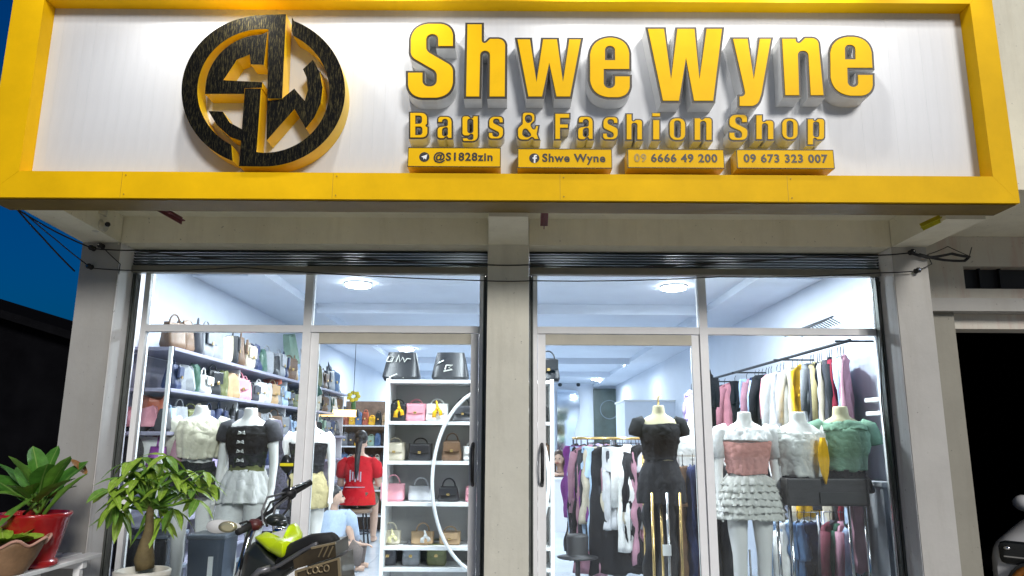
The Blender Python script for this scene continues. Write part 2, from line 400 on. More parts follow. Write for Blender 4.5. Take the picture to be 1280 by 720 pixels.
# ------------------------------------------------------------------ glazed shopfronts
def frame_unit(x0, x1, door_side):
    """one white aluminium shopfront bay: outer frame, mullion, transom, two top lights, a fixed pane, a glazed door"""
    zb, zt, ztr0, ztr1 = FL, zg(347, YG), zg(416.5, YG), zg(408, YG)
    left = door_side == 'right'
    t = thing('shopfront_window', ('left' if left else 'right') + ' white framed glass shopfront bay with a glazed door by the middle pillar', 'shop window', (x0, YG, FL), 'glazed shopfront bays')
    mx = xg(375, YG) if left else xg(886, YG)
    B('frame', M_frame, t, (x0, x0 + .035, YG, YG + .06, zb, zt + .1), (x1 - .035, x1, YG, YG + .06, zb, zt + .1))
    B('mullion', M_frame, t, (mx - .026, mx + .026, YG - .004, YG + .064, zb, zt + .1))
    B('transom', M_frame, t, (x0 + .036, mx - .027, YG, YG + .06, ztr0, ztr1)); B('transom', M_frame, t, (mx + .027, x1 - .036, YG, YG + .06, ztr0, ztr1))
    for a, b in ((x0 + .036, mx - .027), (mx + .027, x1 - .036)):
        B('top_pane', M_glass, t, (a, b, YG + .028, YG + .034, ztr1 + .001, zt + .09))
    dx0, dx1 = (mx + .028, x1 - .038) if left else (x0 + .038, mx - .028)
    fx0, fx1 = (x0 + .036, mx - .027) if left else (mx + .027, x1 - .036)
    B('fixed_pane', M_glass, t, (fx0, fx1, YG + .028, YG + .034, zb + .05, ztr0 - .001)); B('bottom_rail', M_frame, t, (fx0, fx1, YG, YG + .06, zb, zb + .05))
    d = B('door', M_frame, t, (dx0, dx0 + .05, YG + .012, YG + .05, zb + .01, ztr0 - .005), (dx1 - .05, dx1, YG + .012, YG + .05, zb + .01, ztr0 - .005), (dx0 + .051, dx1 - .051, YG + .012, YG + .05, zb + .01, zb + .09))
    B('door_header', M_header, d, (dx0 + .051, dx1 - .051, YG + .010, YG + .05, ztr0 - .072, ztr0 - .005))
    B('door_pane', M_glass, d, (dx0 + .05, dx1 - .05, YG + .028, YG + .034, zb + .09, ztr0 - .073))
    hx = dx1 - .025 if left else dx0 + .025
    hz = [zg(v, YG) for v in (555, 562, 580, 600, 607)]
    MB().tube([(hx, YG + .012, hz[0]), (hx, YG - .045, hz[1]), (hx, YG - .06, hz[2]), (hx, YG - .045, hz[3]), (hx, YG + .012, hz[4])], .011, 8).build('door_handle', M_dark, d, True, world=True)
    return t
GX0, GX1 = XL1 + .03, XC0 - .005
frame_unit(xg(160, YG), xg(604, YG), 'right')
frame_unit(xg(665, YG), xg(1117, YG), 'left')
# roller shutters: curtain roll in its slot, slats seen edge on, guide rails
def shutter(x0, x1, which):
    zt, zb = ZL, zg(347, YG)
    t = thing('roller_shutter', 'rolled up dark green roller shutter above the %s shopfront' % which, 'roller shutter', (x0, YG - .12, zb), 'roller shutters over the shopfronts')
    n = 6; h = (zt - zb - .05) / n
    for i in range(n):
        z = zb + .05 + i * h; mb = MB(); pr = []
        for k in range(7):
            a = math.pi * k / 6; pr.append((YG - .07 - .022 * math.sin(a), z + .002 + (h - .004) * k / 6))
        mb.rings([[(x0, y, z_) for y, z_ in pr] + [(x0, YG - .05, z + h - .002), (x0, YG - .05, z + .002)],
                  [(x1, y, z_) for y, z_ in pr] + [(x1, YG - .05, z + h - .002), (x1, YG - .05, z + .002)]])
        mb.build('slat', M_shut, t, True, world=True)
    B('bottom_bar', M_shut2, t, (x0, x1, YG - .105, YG - .045, zb, zb + .046), bev=.006)
    for x in (x0 - .0, x1 - .0):
        s = 1 if x == x0 else -1
        B('guide_rail', mat('rail_steel', (.12, .13, .12), .45, .6, .3), t, (x, x + s * .012, YG - .075, YG - .035, .12, zb - .002), (x + s * .018, x + s * .026, YG - .075, YG - .035, .12, zb - .002), (x, x + s * .026, YG - .028, YG - .022, .12, zb - .002))
shutter(XL1 + .008, XC0 - .006, 'left'); shutter(XC1 + .006, XR0 - .008, 'right')

# ------------------------------------------------------------------ THE SIGN
YS, YP, YB = 3.70, 3.80, 3.90      # frame front, white panel, back
sx0, sx1 = at(-24, 256, YS).x, at(1276, 256, YS).x
sz0 = at(640, 250, YS).z; 
ox0, ox1 = at(33, 150, YS).x, at(1232, 150, YS).x
oz0, oz1 = at(640, 217, YS).z, at(640, 1, YS).z
sz1 = oz1 + .17
sign = thing('shop_sign', 'large yellow framed white signboard with yellow letters and a round logo above the shop', 'shop sign', (0, YS, sz0))
def trim(pts0, pts1, name):
    MB().add([*pts0, *pts1], [(0, 1, 2, 3), (7, 6, 5, 4), (0, 4, 5, 1), (1, 5, 6, 2), (2, 6, 7, 3), (3, 7, 4, 0)]).build(name, M_yellow, sign, world=True)
def bar(name, a, b, c, d):   # four (x,z) corners counter-clockwise, mitred
    trim([(x, YS, z) for x, z in (a, b, c, d)], [(x, YB, z) for x, z in (a, b, c, d)], name)
bar('frame_bottom', (sx0, sz0), (sx1, sz0), (ox1, oz0), (ox0, oz0))
bar('frame_top', (ox0, oz1), (ox1, oz1), (sx1, sz1), (sx0, sz1))
bar('frame_side', (sx0 + .0005, sz0 + .001), (ox0 - .0005, oz0 + .001), (ox0 - .0005, oz1 - .001), (sx0 + .0005, sz1 - .001))
bar('frame_side', (ox1 + .0005, oz0 + .001), (sx1 - .0005, sz0 + .001), (sx1 - .0005, sz1 - .001), (ox1 + .0005, oz1 - .001))
B('frame_lip', mat('lip_brown', (.20, .13, .02), .5, 0, .2), sign, (sx0 + .01, sx1 - .01, YS + .02, YB + .006, sz0 - .006, sz0 - .001))
for px in (150, 415, 700, 985):
    x = at(px, 240, YS).x; B('sheet_joint', mat('joint_ochre', (.45, .27, .01), .6), sign, (x, x + .0018, YS - .0006, YS + .004, sz0 + .002, oz0 - .002))
    for zz in (sz0 + .02, oz0 - .02): MB().tube([(x + .02, YS - .003, zz), (x + .02, YS + .004, zz)], .004, 8).build('rivet', mat('joint_ochre', (.45, .27, .01), .6), sign, world=True)
nst = 84; w = (ox1 - ox0) / nst
st = MB().box(.0001, w - .0001, 0, .012, 0, oz1 - oz0, bev=.0).build('panel_strip', M_white, sign)
st.location = Vector((ox0, YP, oz0)) - wloc[sign]
for i in range(1, nst):
    inst('panel_strip', st.data, sign, Matrix.Translation(Vector((ox0 + i * w, YP + (.0003 if i % 3 == 1 else 0), oz0)) - wloc[sign]))
B('back_board', mat('board_grey', (.45, .46, .46)), sign, (ox0 - .02, ox1 + .02, YP + .014, YB - .002, oz0 - .01, oz1 + .01))
YL = 3.685                          # letter fronts
def P(px, py): q = at(px, py, YL); return (q.x, q.z)
PXW = (P(641, 120)[0] - P(640, 120)[0])
def letter(name, loops, thick=.0125, label=None, side=M_side, depth0=YL):
    """loops in photo pixels -> grey metal can, dark outline rim, yellow face"""
    L = [fillet([(*P(p[0], p[1]), (p[2] if len(p) > 2 else 0) * PXW) for p in lp]) for lp in loops]
    mb = MB(); prism(mb, L, depth0, YP - .001, 0, 1); o = mb.build(name, [M_edge, side], sign, world=True)
    if label: o['label'] = label
    mb = MB(); prism(mb, [inset(l, thick, k > 0) for k, l in enumerate(L)], depth0 - .004, depth0 + .003, 0, 0)
    f = mb.build('letter_face', M_letter, o); f.data.transform(Matrix.Translation(-wloc[sign]))
    return o
def T2(pts, ox=480, s=3.2, oy=0): return [((p[0] / s + ox), p[1] / s + oy, (p[2] / s if len(p) > 2 else 0)) for p in pts]
big = {
 'letter_s': [[(285,193),(208,193),(208,145,14),(178,145,14),(178,200,20),(285,262,45),(285,400,78),(87,400,78),(87,283),(163,283),(163,338,16),(202,338,16),(202,292,20),(98,232,45),(98,88,78),(285,88,78)]],
 'letter_h': [[(325,90),(400,90),(400,168,3),(420,148,12),(494,148,36),(492,395),(413,395),(415,212,10),(394,212,10),(390,395),(319,395)]],
 'letter_w': [[(523,150),(592,150),(610,310),(628,150),(700,150),(716,310),(733,150),(798,150),(752,395),(682,395),(661,270),(640,395),(570,395)]],
 'letter_e': [[(990,143,82),(990,285),(888,285),(888,345,13),(915,345,13),(915,298),(992,298),(992,398,78),(815,398,80),(815,143,85)], [(893,192,10),(915,192,10),(915,233),(893,233)]],
 'letter_capital_w': [[(1045,108),(1128,108),(1148,300),(1165,108),(1250,108),(1262,300),(1282,108),(1362,108),(1325,412),(1232,412),(1208,250),(1188,412),(1108,412)]],
 'letter_y': [[(1385,148),(1462,148),(1479,300),(1495,148),(1558,148),(1518,380,20),(1500,433,42),(1413,433,10),(1413,378),(1436,378,8),(1432,355,10)]],
 'letter_n': [[(1583,148),(1655,148),(1656,168,3),(1680,145,12),(1744,145,38),(1768,390),(1698,390),(1688,212,10),(1664,212,10),(1670,390),(1596,390)]],
 'letter_e_last': [[(1955,140,82),(1963,280),(1862,280),(1864,340,12),(1888,340,12),(1886,292),(1963,292),(1965,392,80),(1778,392,82),(1775,140,85)], [(1852,188,10),(1876,188,10),(1877,230),(1853,230)]],
}
for k, v in big.items():
    letter(k if k != 'letter_e_last' else 'letter_e', [T2(l) for l in v])
# second row, glyphs drawn in a 100 x 100 box
gl = {
 'B': [[(0,0),(98,0,34),(98,50,20),(88,51,4),(100,54,20),(100,100,34),(0,100)], [(40,20),(58,20,6),(58,40,6),(40,40)], [(40,60),(60,60,6),(60,81,6),(40,81)]],
 'a': [[(4,0,34),(96,0,36),(96,100),(60,100),(60,90,3),(45,101,14),(0,101,30),(0,44,26),(58,40,4),(58,20,7),(42,20,7),(42,33),(4,33)], [(42,57,8),(58,54,2),(58,82,7),(42,82,7)]],
 'g': [[(0,0,30),(40,0,14),(58,9,3),(62,0),(98,0),(98,100,34),(2,100,28),(2,80),(42,80),(42,86,3),(58,86,3),(58,72,3),(42,80,10),(0,80,30)], [(42,18,7),(58,18,7),(58,62,7),(42,62,7)]],
 's': [[(98,34),(62,34),(62,19,7),(42,19,7),(42,28,8),(100,48,26),(100,100,38),(0,100,38),(0,66),(38,66),(38,82,7),(60,82,7),(60,72,8),(2,52,26),(2,0,38),(98,0,38)]],
 '&': [[(22,0,24),(82,0,24),(82,34,18),(64,46,6),(74,60,2),(78,46),(99,46),(92,78,4),(102,100),(74,100),(66,92,3),(50,102,18),(0,102,30),(0,56,26),(20,42,4),(20,20,10)], [(42,16,8),(60,16,8),(60,32,8),(48,36,4),(42,28,6)], [(34,58,8),(58,82,4),(44,86,8),(30,80,8)]],
 'F': [[(0,0),(100,0),(100,24),(46,24),(46,38),(92,38),(92,60),(46,60),(46,100),(0,100)]],
 'h': [[(0,0),(42,0),(42,27,2),(55,20,10),(98,20,28),(98,100),(57,100),(57,40,6),(42,40,6),(42,100),(0,100)]],
 'i': [[(0,18),(100,18),(100,100),(0,100)]],
 'o': [[(0,0,40),(100,0,40),(100,100,40),(0,100,40)], [(40,20,8),(60,20,8),(60,80,8),(40,80,8)]],
 'n': [[(0,0),(40,0),(42,8,2),(55,-1,10),(98,-1,30),(98,100),(57,100),(57,22,6),(42,22,6),(42,100),(0,100)]],
 'S': [[(98,36),(60,36),(60,18,7),(42,18,7),(42,32,12),(100,54,24),(100,100,38),(0,100,38),(0,64),(38,64),(38,83,7),(60,83,7),(60,68,12),(0,48,24),(0,0,38),(98,0,38)]],
 'p': [[(0,0),(40,0),(42,8,2),(55,-1,10),(98,-1,30),(98,82,28),(55,82,10),(42,75,2),(42,100),(0,100)], [(42,18,6),(58,18,6),(58,64,6),(42,64,6)]],
}
row = [('B','letter_b',97,178,440,550),('a','letter_a',207,278,456,552),('g','letter_g',307,382,454,564),('s','letter_s',413,482,456,554),('&','ampersand',530,625,440,556),
       ('F','letter_f',680,748,444,556),('a','letter_a',772,845,456,556),('s','letter_s',872,943,458,557),('h','letter_h',967,1042,446,558),('i','letter_i',1073,1110,450,558),
       ('o','letter_o',1140,1214,462,560),('n','letter_n',1240,1322,462,560),('S','letter_s',1380,1464,448,560),('h','letter_h',1488,1570,450,557),('o','letter_o',1592,1666,464,557),('p','letter_p',1695,1774,466,578)]
for g, nm, x0, x1, y0, y1 in row:
    lp = []
    for l in gl[g]:
        lp.append([(x0 + (x1 - x0) * p[0] / 100, y0 + (y1 - y0) * p[1] / 100, (p[2] if len(p) > 2 else 0) * .01 * (x1 - x0)) for p in l])
    o = letter(nm, [T2(l) for l in lp], thick=.0085, depth0=YL + .02)
    if g == 'i':
        letter('letter_dot', [T2([(x0, 444), (x1, 444), (x1, 462), (x0, 462)])], thick=.0045, depth0=YL + .0205)
# four label boxes
for x0, x1, y0, y1, txt, icon in ((509, 626, 184.5, 208, '@S1828zin', 't'), (647, 765, 186, 209.5, 'Shwe Wyne', 'f'), (785, 905, 186.5, 209.5, '09 6666 49 200', None), (922, 1042, 187, 210, '09 673 323 007', None)):
    a = P(x0, y1); b = P(x1, y0)
    o = MB().box(a[0], b[0], YL + .005, YP - .001, a[1], b[1], 0)
    o = o.build('label_box', M_goldside, sign, world=True); o['label'] = 'small yellow box reading %s' % txt
    r_ = MB(); e = .0035
    for q in ((a[0], b[0], a[1], a[1] + e), (a[0], b[0], b[1] - e, b[1]), (a[0], a[0] + e, a[1] + e, b[1] - e), (b[0] - e, b[0], a[1] + e, b[1] - e)):
        r_.box(q[0], q[1], YL + .001, YL + .0045, q[2], q[3])
    rr = r_.build('rim', M_edge, o); rr.data.transform(Matrix.Translation(-wloc[sign]))
    ff = MB().box(a[0] + e, b[0] - e, YL + .002, YL + .0047, a[1] + e, b[1] - e).build('face', M_letter, o); ff.data.transform(Matrix.Translation(-wloc[sign]))
    tw = (b[0] - a[0]); parts = [(txt, 0.0)]
    cx = (a[0] + b[0]) / 2 + (.047 if icon else 0)
    pieces = [(txt, cx, M_edge)] if not txt.startswith('09 66') else [('09', cx - .188, mat('print_worn_brown', (.42, .27, .02), .5)), ('6666 49 200', cx + .043, M_edge)]
    for tx, c_, mm in pieces:
        me = text_mesh(tx, .062, .0019, .0006, 1.12)
        me.transform(Matrix.Translation(Vector((c_, YL + .0008, (a[1] + b[1]) / 2)) - wloc[sign]) @ Matrix.Rotation(math.pi / 2, 4, 'X'))
        mesh_obj('lettering', me, mm, o)
    if icon:
        ix, iz, ir = a[0] + .088, (a[1] + b[1]) / 2, .027
        def disc(pts, y, m_, nm):
            mb = MB(); prism(mb, [pts], y, y + .001); q = mb.build(nm, m_, o); q.data.transform(Matrix.Translation(-wloc[sign]))
        disc([Vector((ix + ir * math.cos(t * math.pi / 12), iz + ir * math.sin(t * math.pi / 12))) for t in range(24)], YL + .0008, M_black, 'icon_disc')
        if icon == 't': disc([Vector((ix + x * .001, iz + z * .001)) for x, z in ((-17, 1), (16, 14), (10, -14), (0, -8), (-4, -15), (-6, -4))], YL - .0004, M_frame, 'plane_mark')
        else: disc([Vector((ix + x * .001, iz + z * .001)) for x, z in ((-3, -26), (6, -26), (6, -4), (13, -4), (14, 4), (6, 4), (6, 9), (14, 10), (14, 18), (2, 18), (-3, 12), (-3, 4), (-9, 4), (-9, -4), (-3, -4))], YL - .0004, M_frame, 'letter_f_mark')
# round logo, traced in a 3.129x enlargement with its corner at (210, 0)
LX = lambda p: (p[0] / 3.129 + 210, p[1] / 3.129)
def arc(cx, cy, rx, ry, a0, a1, n=40): return [(cx + rx * math.cos(R(a0 + (a1 - a0) * k / n)), cy + ry * math.sin(R(a0 + (a1 - a0) * k / n))) for k in range(n + 1)]
def ang(x, y, cx=372, cy=352): return math.degrees(math.atan2(y - cy, x - cx))
CX, CY, RO, ROy, RI, RIy = 372, 355, 320, 296, 258, 242
def band(a0, a1, ro, roy, ri, riy, n=40): return arc(CX, CY, ro, roy, a0, a1, n) + arc(CX, CY, ri, riy, a1, a0, n)
pieces = {
 # left ring runs from the upper bar round the left to the bottom gap, with the bar going down
 'left': arc(CX, CY, RO, ROy, 112, 268, 46) + [(390, 57), (461, 55), (446, 385), (388, 385), (392, 116)] + arc(CX, CY, RI, RIy, 274, 119, 46),
 'right': [(484, 64)] + arc(CX, CY, RO, ROy, -68, 92, 46) + [(277, 650), (300, 345), (363, 345), (345, 594)] + arc(CX, CY, RI, RIy, 90, -63, 46) + [(482, 120)],
 's_top': [(388, 122), (374, 252), (322, 250), (318, 212), (268, 232), (215, 312), (368, 320), (366, 342), (298, 344), (297, 366), (143, 366)] + arc(CX, CY, 228, 222, 183, 268, 20)[0:],
 's_low': [(156, 432), (212, 434), (240, 478), (296, 508), (292, 552), (240, 534), (190, 488)],
 'w': [(386, 392), (440, 386), (492, 344), (533, 392), (545, 350), (540, 300), (526, 268), (565, 231), (592, 280), (603, 340), (596, 400), (572, 455), (537, 500), (493, 424), (384, 547)],
}
for i, (k, pl) in enumerate(pieces.items()):
    L = [Vector(P(*LX(p))) for p in pl]; L2 = []
    for q in L:
        if not L2 or (q - L2[-1]).length > .002: L2.append(q)
    mb = MB(); prism(mb, [L2], YL + i * .0015, YP - .001 + i * .0001, 0, 1)
    mb.build('logo_piece', [M_logo, M_goldside], sign, world=True)
# steel brackets that hang below the sign
def bracket(px0, py0, px1, py1, m, lab):
    a, b = at(px0, py0, 3.93), at(px1, py1, 4.2 if px0 < 1000 else 3.99); b.z = min(b.z, ZS - .02)
    t = thing('steel_bracket', lab, 'bracket', a)
    d = (b - a).normalized(); s = d.cross(Vector((0, 0, 1))).normalized() * .022
    up = s.cross(d).normalized() * .022
    for v, th in ((s, up), (up, s)):
        MB().add([a - v - th * .12, a + v - th * .12, a + v + th * .12, a - v + th * .12, b - v - th * .12, b + v - th * .12, b + v + th * .12, b - v + th * .12],
                 [(0, 1, 2, 3), (7, 6, 5, 4), (0, 4, 5, 1), (1, 5, 6, 2), (2, 6, 7, 3), (3, 7, 4, 0)]).build('angle_leg', m, t, world=True)
    MB().ball(a + Vector((0, 0, .0)), .018, n=8).build('bolt', M_dark, t, True, world=True)
bracket(192, 256, 227, 276, M_red, 'dark red angle iron bracket under the left part of the sign')
bracket(681, 257, 680, 282, M_red, 'short dark red bracket under the middle of the sign')
bracket(1200, 262, 1152, 284, mat('bracket_yellow', (.55, .50, .02), .5, 0, .3, 20), 'yellow painted angle bracket under the right end of the sign')
# ================================================================== LAMPS
def shop_light(x, y, lab, power=75):
    t = thing('ceiling_light', lab, 'ceiling light', (x, y, CEIL), 'round ceiling lights')
    MB().lathe([(.12, -.002), (.12, -.012), (.112, -.014)], n=28).build('rim', M_frame, t, True)
    MB().lathe([(.11, -.0125), (.108, -.030), (.07, -.038)], n=28).build('diffuser', mat('lamp_diffuser', (.9, .9, .9), .5, 0, 0, emit=(.93, .97, 1), estr=45), t)
    ld = bpy.data.lights.new('ceiling_lamp', 'AREA'); ld.shape = 'DISK'; ld.size = .2; ld.energy = power; ld.color = (.90, .95, 1.0)
    lo = bpy.data.objects.new('lamp', ld); col.objects.link(lo); lo.parent = t; lo.location = (0, 0, -.06)
    return t
for k, (x, y) in enumerate(((-1.36, 6.4), (1.44, 6.45), (0, 9.0), (2.0, 13.0), (1.9, 16.6), (-1.6, 11.2), (-1.6, 15.5), (.3, 12.9), (-1.55, 5.25), (0, 5.3), (1.6, 5.25))):
    shop_light(x, y, ['round glowing ceiling light behind the left shopfront top pane', 'round glowing ceiling light behind the right shopfront top pane', 'ceiling light hidden behind the middle pillar',
        'glowing ceiling light over the far end, nearer of two', 'glowing ceiling light at the far end, farther of two', 'ceiling light over the red shirted person', 'ceiling light by the far left wall', 'ceiling light midway down the shop', 'front ceiling light over the left window mannequins', 'front ceiling light behind the middle pillar', 'front ceiling light over the right window mannequins'][k], 44 if k < 8 else 36)
# floodlights on arms above the sign
for k, px in enumerate((270, 480, 735, 880, 1010, 1180, 90)):
    x = at(px, 20, 3.7).x
    t = thing('sign_floodlight', 'floodlight on an arm above the sign, %s' % ['over the round logo', 'left of the big lettering', 'over the middle of the lettering', 'over the capital w', 'over the last letters', 'at the right end', 'at the left end'][k], 'floodlight', (x, 3.75, sz1), 'floodlights above the sign')
    MB().tube([(0, 0, 0), (0, 0, .12), (0, -.35, .16)], .01, 8).build('arm', M_dark, t, True)
    MB().box(-.08, .08, -.42, -.36, .10, .22, bev=.01).build('housing', M_dark, t)
    ld = bpy.data.lights.new('floodlight_lamp', 'SPOT'); ld.energy = (34, 30, 14, 11, 18, 5, 3.5)[k]; ld.spot_size = R(120); ld.spot_blend = .8; ld.shadow_soft_size = .035; ld.color = (1, .975, .93)
    lo = bpy.data.objects.new('lamp', ld); col.objects.link(lo); lo.parent = t; lo.location = (0, -.36, .09); lo.rotation_euler = (R(28), 0, 0)
# ================================================================== GOODS AND PEOPLE INSIDE
ORD = ['first', 'second', 'third', 'fourth', 'fifth', 'sixth', 'seventh', 'eighth', 'ninth', 'tenth', 'eleventh', 'twelfth', 'thirteenth', 'fourteenth', 'fifteenth', 'sixteenth', 'seventeenth', 'eighteenth', 'nineteenth', 'twentieth', 'twenty first', 'twenty second', 'twenty third', 'twenty fourth', 'twenty fifth', 'twenty sixth', 'twenty seventh', 'twenty eighth']
PAL = {'black': (.015, .015, .018), 'cream': (.62, .56, .44), 'white': (.75, .74, .72), 'dark green': (.03, .09, .06), 'pale green': (.35, .50, .38), 'pink': (.70, .30, .36), 'tan': (.45, .30, .16),
       'beige': (.52, .46, .36), 'brown': (.16, .09, .05), 'grey': (.25, .26, .28), 'navy': (.02, .03, .09), 'denim blue': (.10, .18, .33), 'light blue': (.42, .56, .75), 'rust red': (.42, .10, .05),
       'olive': (.15, .16, .06), 'lilac': (.45, .36, .60), 'dark red': (.25, .02, .04), 'yellow': (.80, .45, .02), 'pale yellow': (.75, .68, .38), 'red': (.6, .02, .03), 'maroon': (.17, .04, .06), 'mauve': (.42, .22, .28), 'purple': (.22, .05, .25), 'charcoal': (.05, .05, .06), 'pale grey': (.5, .5, .52), 'khaki': (.45, .38, .20), 'sage green': (.20, .34, .24)}
def bag(c, w, h, d, color, label, group, style='tote', rotz=0, cat='bag', lean=0):
    t = thing('handbag', label, cat, c, group, rotz)
    m = leather(PAL[color]) if isinstance(color, str) else leather(color)
    mb = MB(); N = 9; rows = []
    tap = {'tote': 1.0, 'trap': .72, 'box': .97, 'slouch': .8, 'back': .85}[style]
    ph = random.random() * 6
    for i in range(N):
        v = i / (N - 1); k = 1 - (1 - tap) * v ** 1.3
        if style == 'back': k = math.sqrt(max(.08, 1 - (max(0, v - .45) / .62) ** 2)) 
        hw = w / 2 * k * (1 - .12 * (1 - min(1, v * 8))); hd = d / 2 * (1 - .55 * v if style in ('tote', 'slouch', 'trap') else 1 - .15 * v) * (1 - .2 * (1 - min(1, v * 8)))
        ring = []
        for q in range(20):
            a = 2 * math.pi * q / 20; cx, cy = math.cos(a), math.sin(a); e = .45
            x = hw * math.copysign(abs(cx) ** e, cx); y = hd * math.copysign(abs(cy) ** e, cy)
            y += (.012 * math.sin(9 * x / w + ph + 3 * v) + .008 * math.sin(17 * x / w + 5 * v)) * (1 if style in ('slouch',) else .25)
            ring.append((x, y + lean * v, h * v + (.02 * math.sin(a * 3 + ph) * v if style == 'slouch' else 0)))
        rows.append(ring)
    mb.rings(rows); mb.build('body', m, t, smooth='auto')
    hr = min(w * .28, .09)
    if style in ('tote', 'trap', 'box', 'back'):
        pts = [(hr * math.cos(a), 0 + lean, h * .98 + hr * (1.25 if style != 'box' else .8) * math.sin(a)) for a in [math.pi * k / 10 for k in range(11)]]
        MB().tube(pts, .006, 6).build('handle', m, t, True)
    if style in ('box', 'trap'):
        MB().box(-w * .40, w * .40, -d * .5 - .006, -d * .5 + .012, h * .45, h * .93, bev=.006).build('flap', m, t)
        MB().box(-.013, .013, -d * .5 - .012, -d * .5 - .005, h * .42, h * .55, bev=.003).build('clasp', M_gold, t)
    return t
# ---- long wall shelving on the left
wallshelf = thing('wall_shelving', 'long white wall shelving filled with handbags along the left wall', 'shelving', (-2.45, 4.95, FL))
SX = -2.26
M_shp = mat('shelf_lilac_grey', (.30, .29, .38), .4, 0, .08)
for k, z in enumerate((2.02, 1.745, 1.46, 1.17, .88, .58)):
    B('shelf', M_shp, wallshelf, (-IX + .005, SX, 4.95, 10.3, z - .025, z), bev=.004)
B('upright', M_shelfw, wallshelf, (SX - .03, SX - .008, 4.925, 4.948, FL, 2.02))
for y in (6.3, 7.65, 9.0, 10.3):
    B('upright', M_shelfw, wallshelf, (-IX + .006, SX - .05, y, y + .02, .2, 1.99))
B('back_panel', M_shp, wallshelf, (-IX + .0005, -IX + .004, 4.95, 10.3, .3, 1.99))
rows = [
 (2.02, ['black', 'brown', 'charcoal', 'grey', 'denim blue', 'cream', 'pale yellow', 'brown', 'beige', 'white', 'dark green', 'grey', 'black', 'grey', 'charcoal', 'white', 'tan', 'light blue', 'rust red', 'brown', 'pale green', 'dark green'], 'top', .15, .24),
 (1.745, ['navy', 'grey', 'dark green', 'white', 'black', 'denim blue', 'tan', 'pink', 'pink', 'beige', 'white', 'pale grey', 'tan', 'white', 'light blue', 'dark green', 'pale green', 'charcoal', 'white', 'navy', 'tan', 'cream', 'black'], 'second', .13, .19),
 (1.46, ['charcoal', 'rust red', 'olive', 'pale green', 'grey', 'navy', 'white', 'charcoal', 'tan', 'cream', 'brown', 'mauve', 'white', 'black', 'grey', 'beige', 'light blue', 'pink', 'black', 'cream'], 'third', .15, .2),
 (1.17, ['purple', 'charcoal', 'grey', 'lilac', 'black', 'maroon', 'charcoal', 'brown', 'navy', 'white', 'beige', 'pink', 'grey', 'black'], 'fourth', .19, .24),
]
for z, cols_, nm, bw, bh in rows:
    y = 5.08; cols_ = (cols_ * 2)[:28 if nm != 'fourth' else 18]; bw *= .78
    for i, c in enumerate(cols_):
        if random.random() < .38: c = random.choice(['charcoal', 'navy', 'brown', 'grey', 'black', 'olive', 'beige', 'charcoal'])
        yy = y + i * (10.1 - 5.08) / len(cols_) + random.uniform(-.02, .02)
        st = random.choice(['tote', 'trap', 'box', 'slouch'] if nm != 'fourth' else ['back'])
        h = bh * random.uniform(.72, 1.05)
        bag((SX - .02 - bw * .5, yy, z + .001), bw * random.uniform(1.25, 1.75), h, .12, c, '%s bag, %s from the street on the %s shelf of the left wall' % (c, ORD[i], nm), 'bags on the left wall shelves', st, rotz=R(90 + random.uniform(-14, 14)) if nm == 'fourth' else R(90 + random.uniform(-35, 20)))
# leaning pouches on the top shelf near the door post
for i, (px, py, Y, c, l, a) in enumerate(((345, 462, 7.4, 'rust red', 'rust red flat pouch leaning at the far end of the top shelf', -24), (357, 462, 7.8, 'brown', 'brown flat pouch leaning next to the rust red pouch', -20), (367, 440, 8.3, 'pale green', 'pale green tote hung high beside the door post', -10),
        (391, 455, 8.9, 'grey', 'grey leaf shaped bag hung high seen just inside the left door', -14), (397, 478, 8.7, 'dark green', 'dark green bag hung below the grey leaf shaped bag', -30), (413, 470, 10.6, 'charcoal', 'slim charcoal bag hung high near the hanging yellow flower', -16), (423, 485, 10.9, 'dark green', 'dark green bag under the slim charcoal bag', -24))):
    p = at(px, py, Y); b = bag((p.x, p.y, p.z - .17), .17, .36 if i > 1 else .3, .05, c, l, 'bags hung above the left wall shelves', 'slouch'); b.rotation_euler = (0, R(a), R(15))
# backpack pile on the low shelf by the window
for i, (px, py, c, w_, h_, st, l) in enumerate(((178, 522, 'pink', .26, .12, 'slouch', 'soft pink and white pouch on the shelf behind the left window edge'), (190, 508, 'rust red', .20, .12, 'slouch', 'rust orange pouch behind the pink pouch'), (205, 524, 'light blue', .14, .15, 'box', 'pale blue box bag beside the pink pouch'),
       (160, 565, 'black', .2, .2, 'back', 'black backpack under the shelf at the left window edge'), (186, 575, 'white', .16, .3, 'tote', 'white tote leaning at the left window behind the leafy tree'), (208, 560, 'mauve', .24, .22, 'back', 'mauve grey backpack behind the cream blouse mannequin'))):
    p = at(px, py, 5.02 + .05 * (i % 3)); bag((p.x, p.y, p.z - h_ * .5), w_, h_, .12, c, l, 'bags just inside the left window', st)
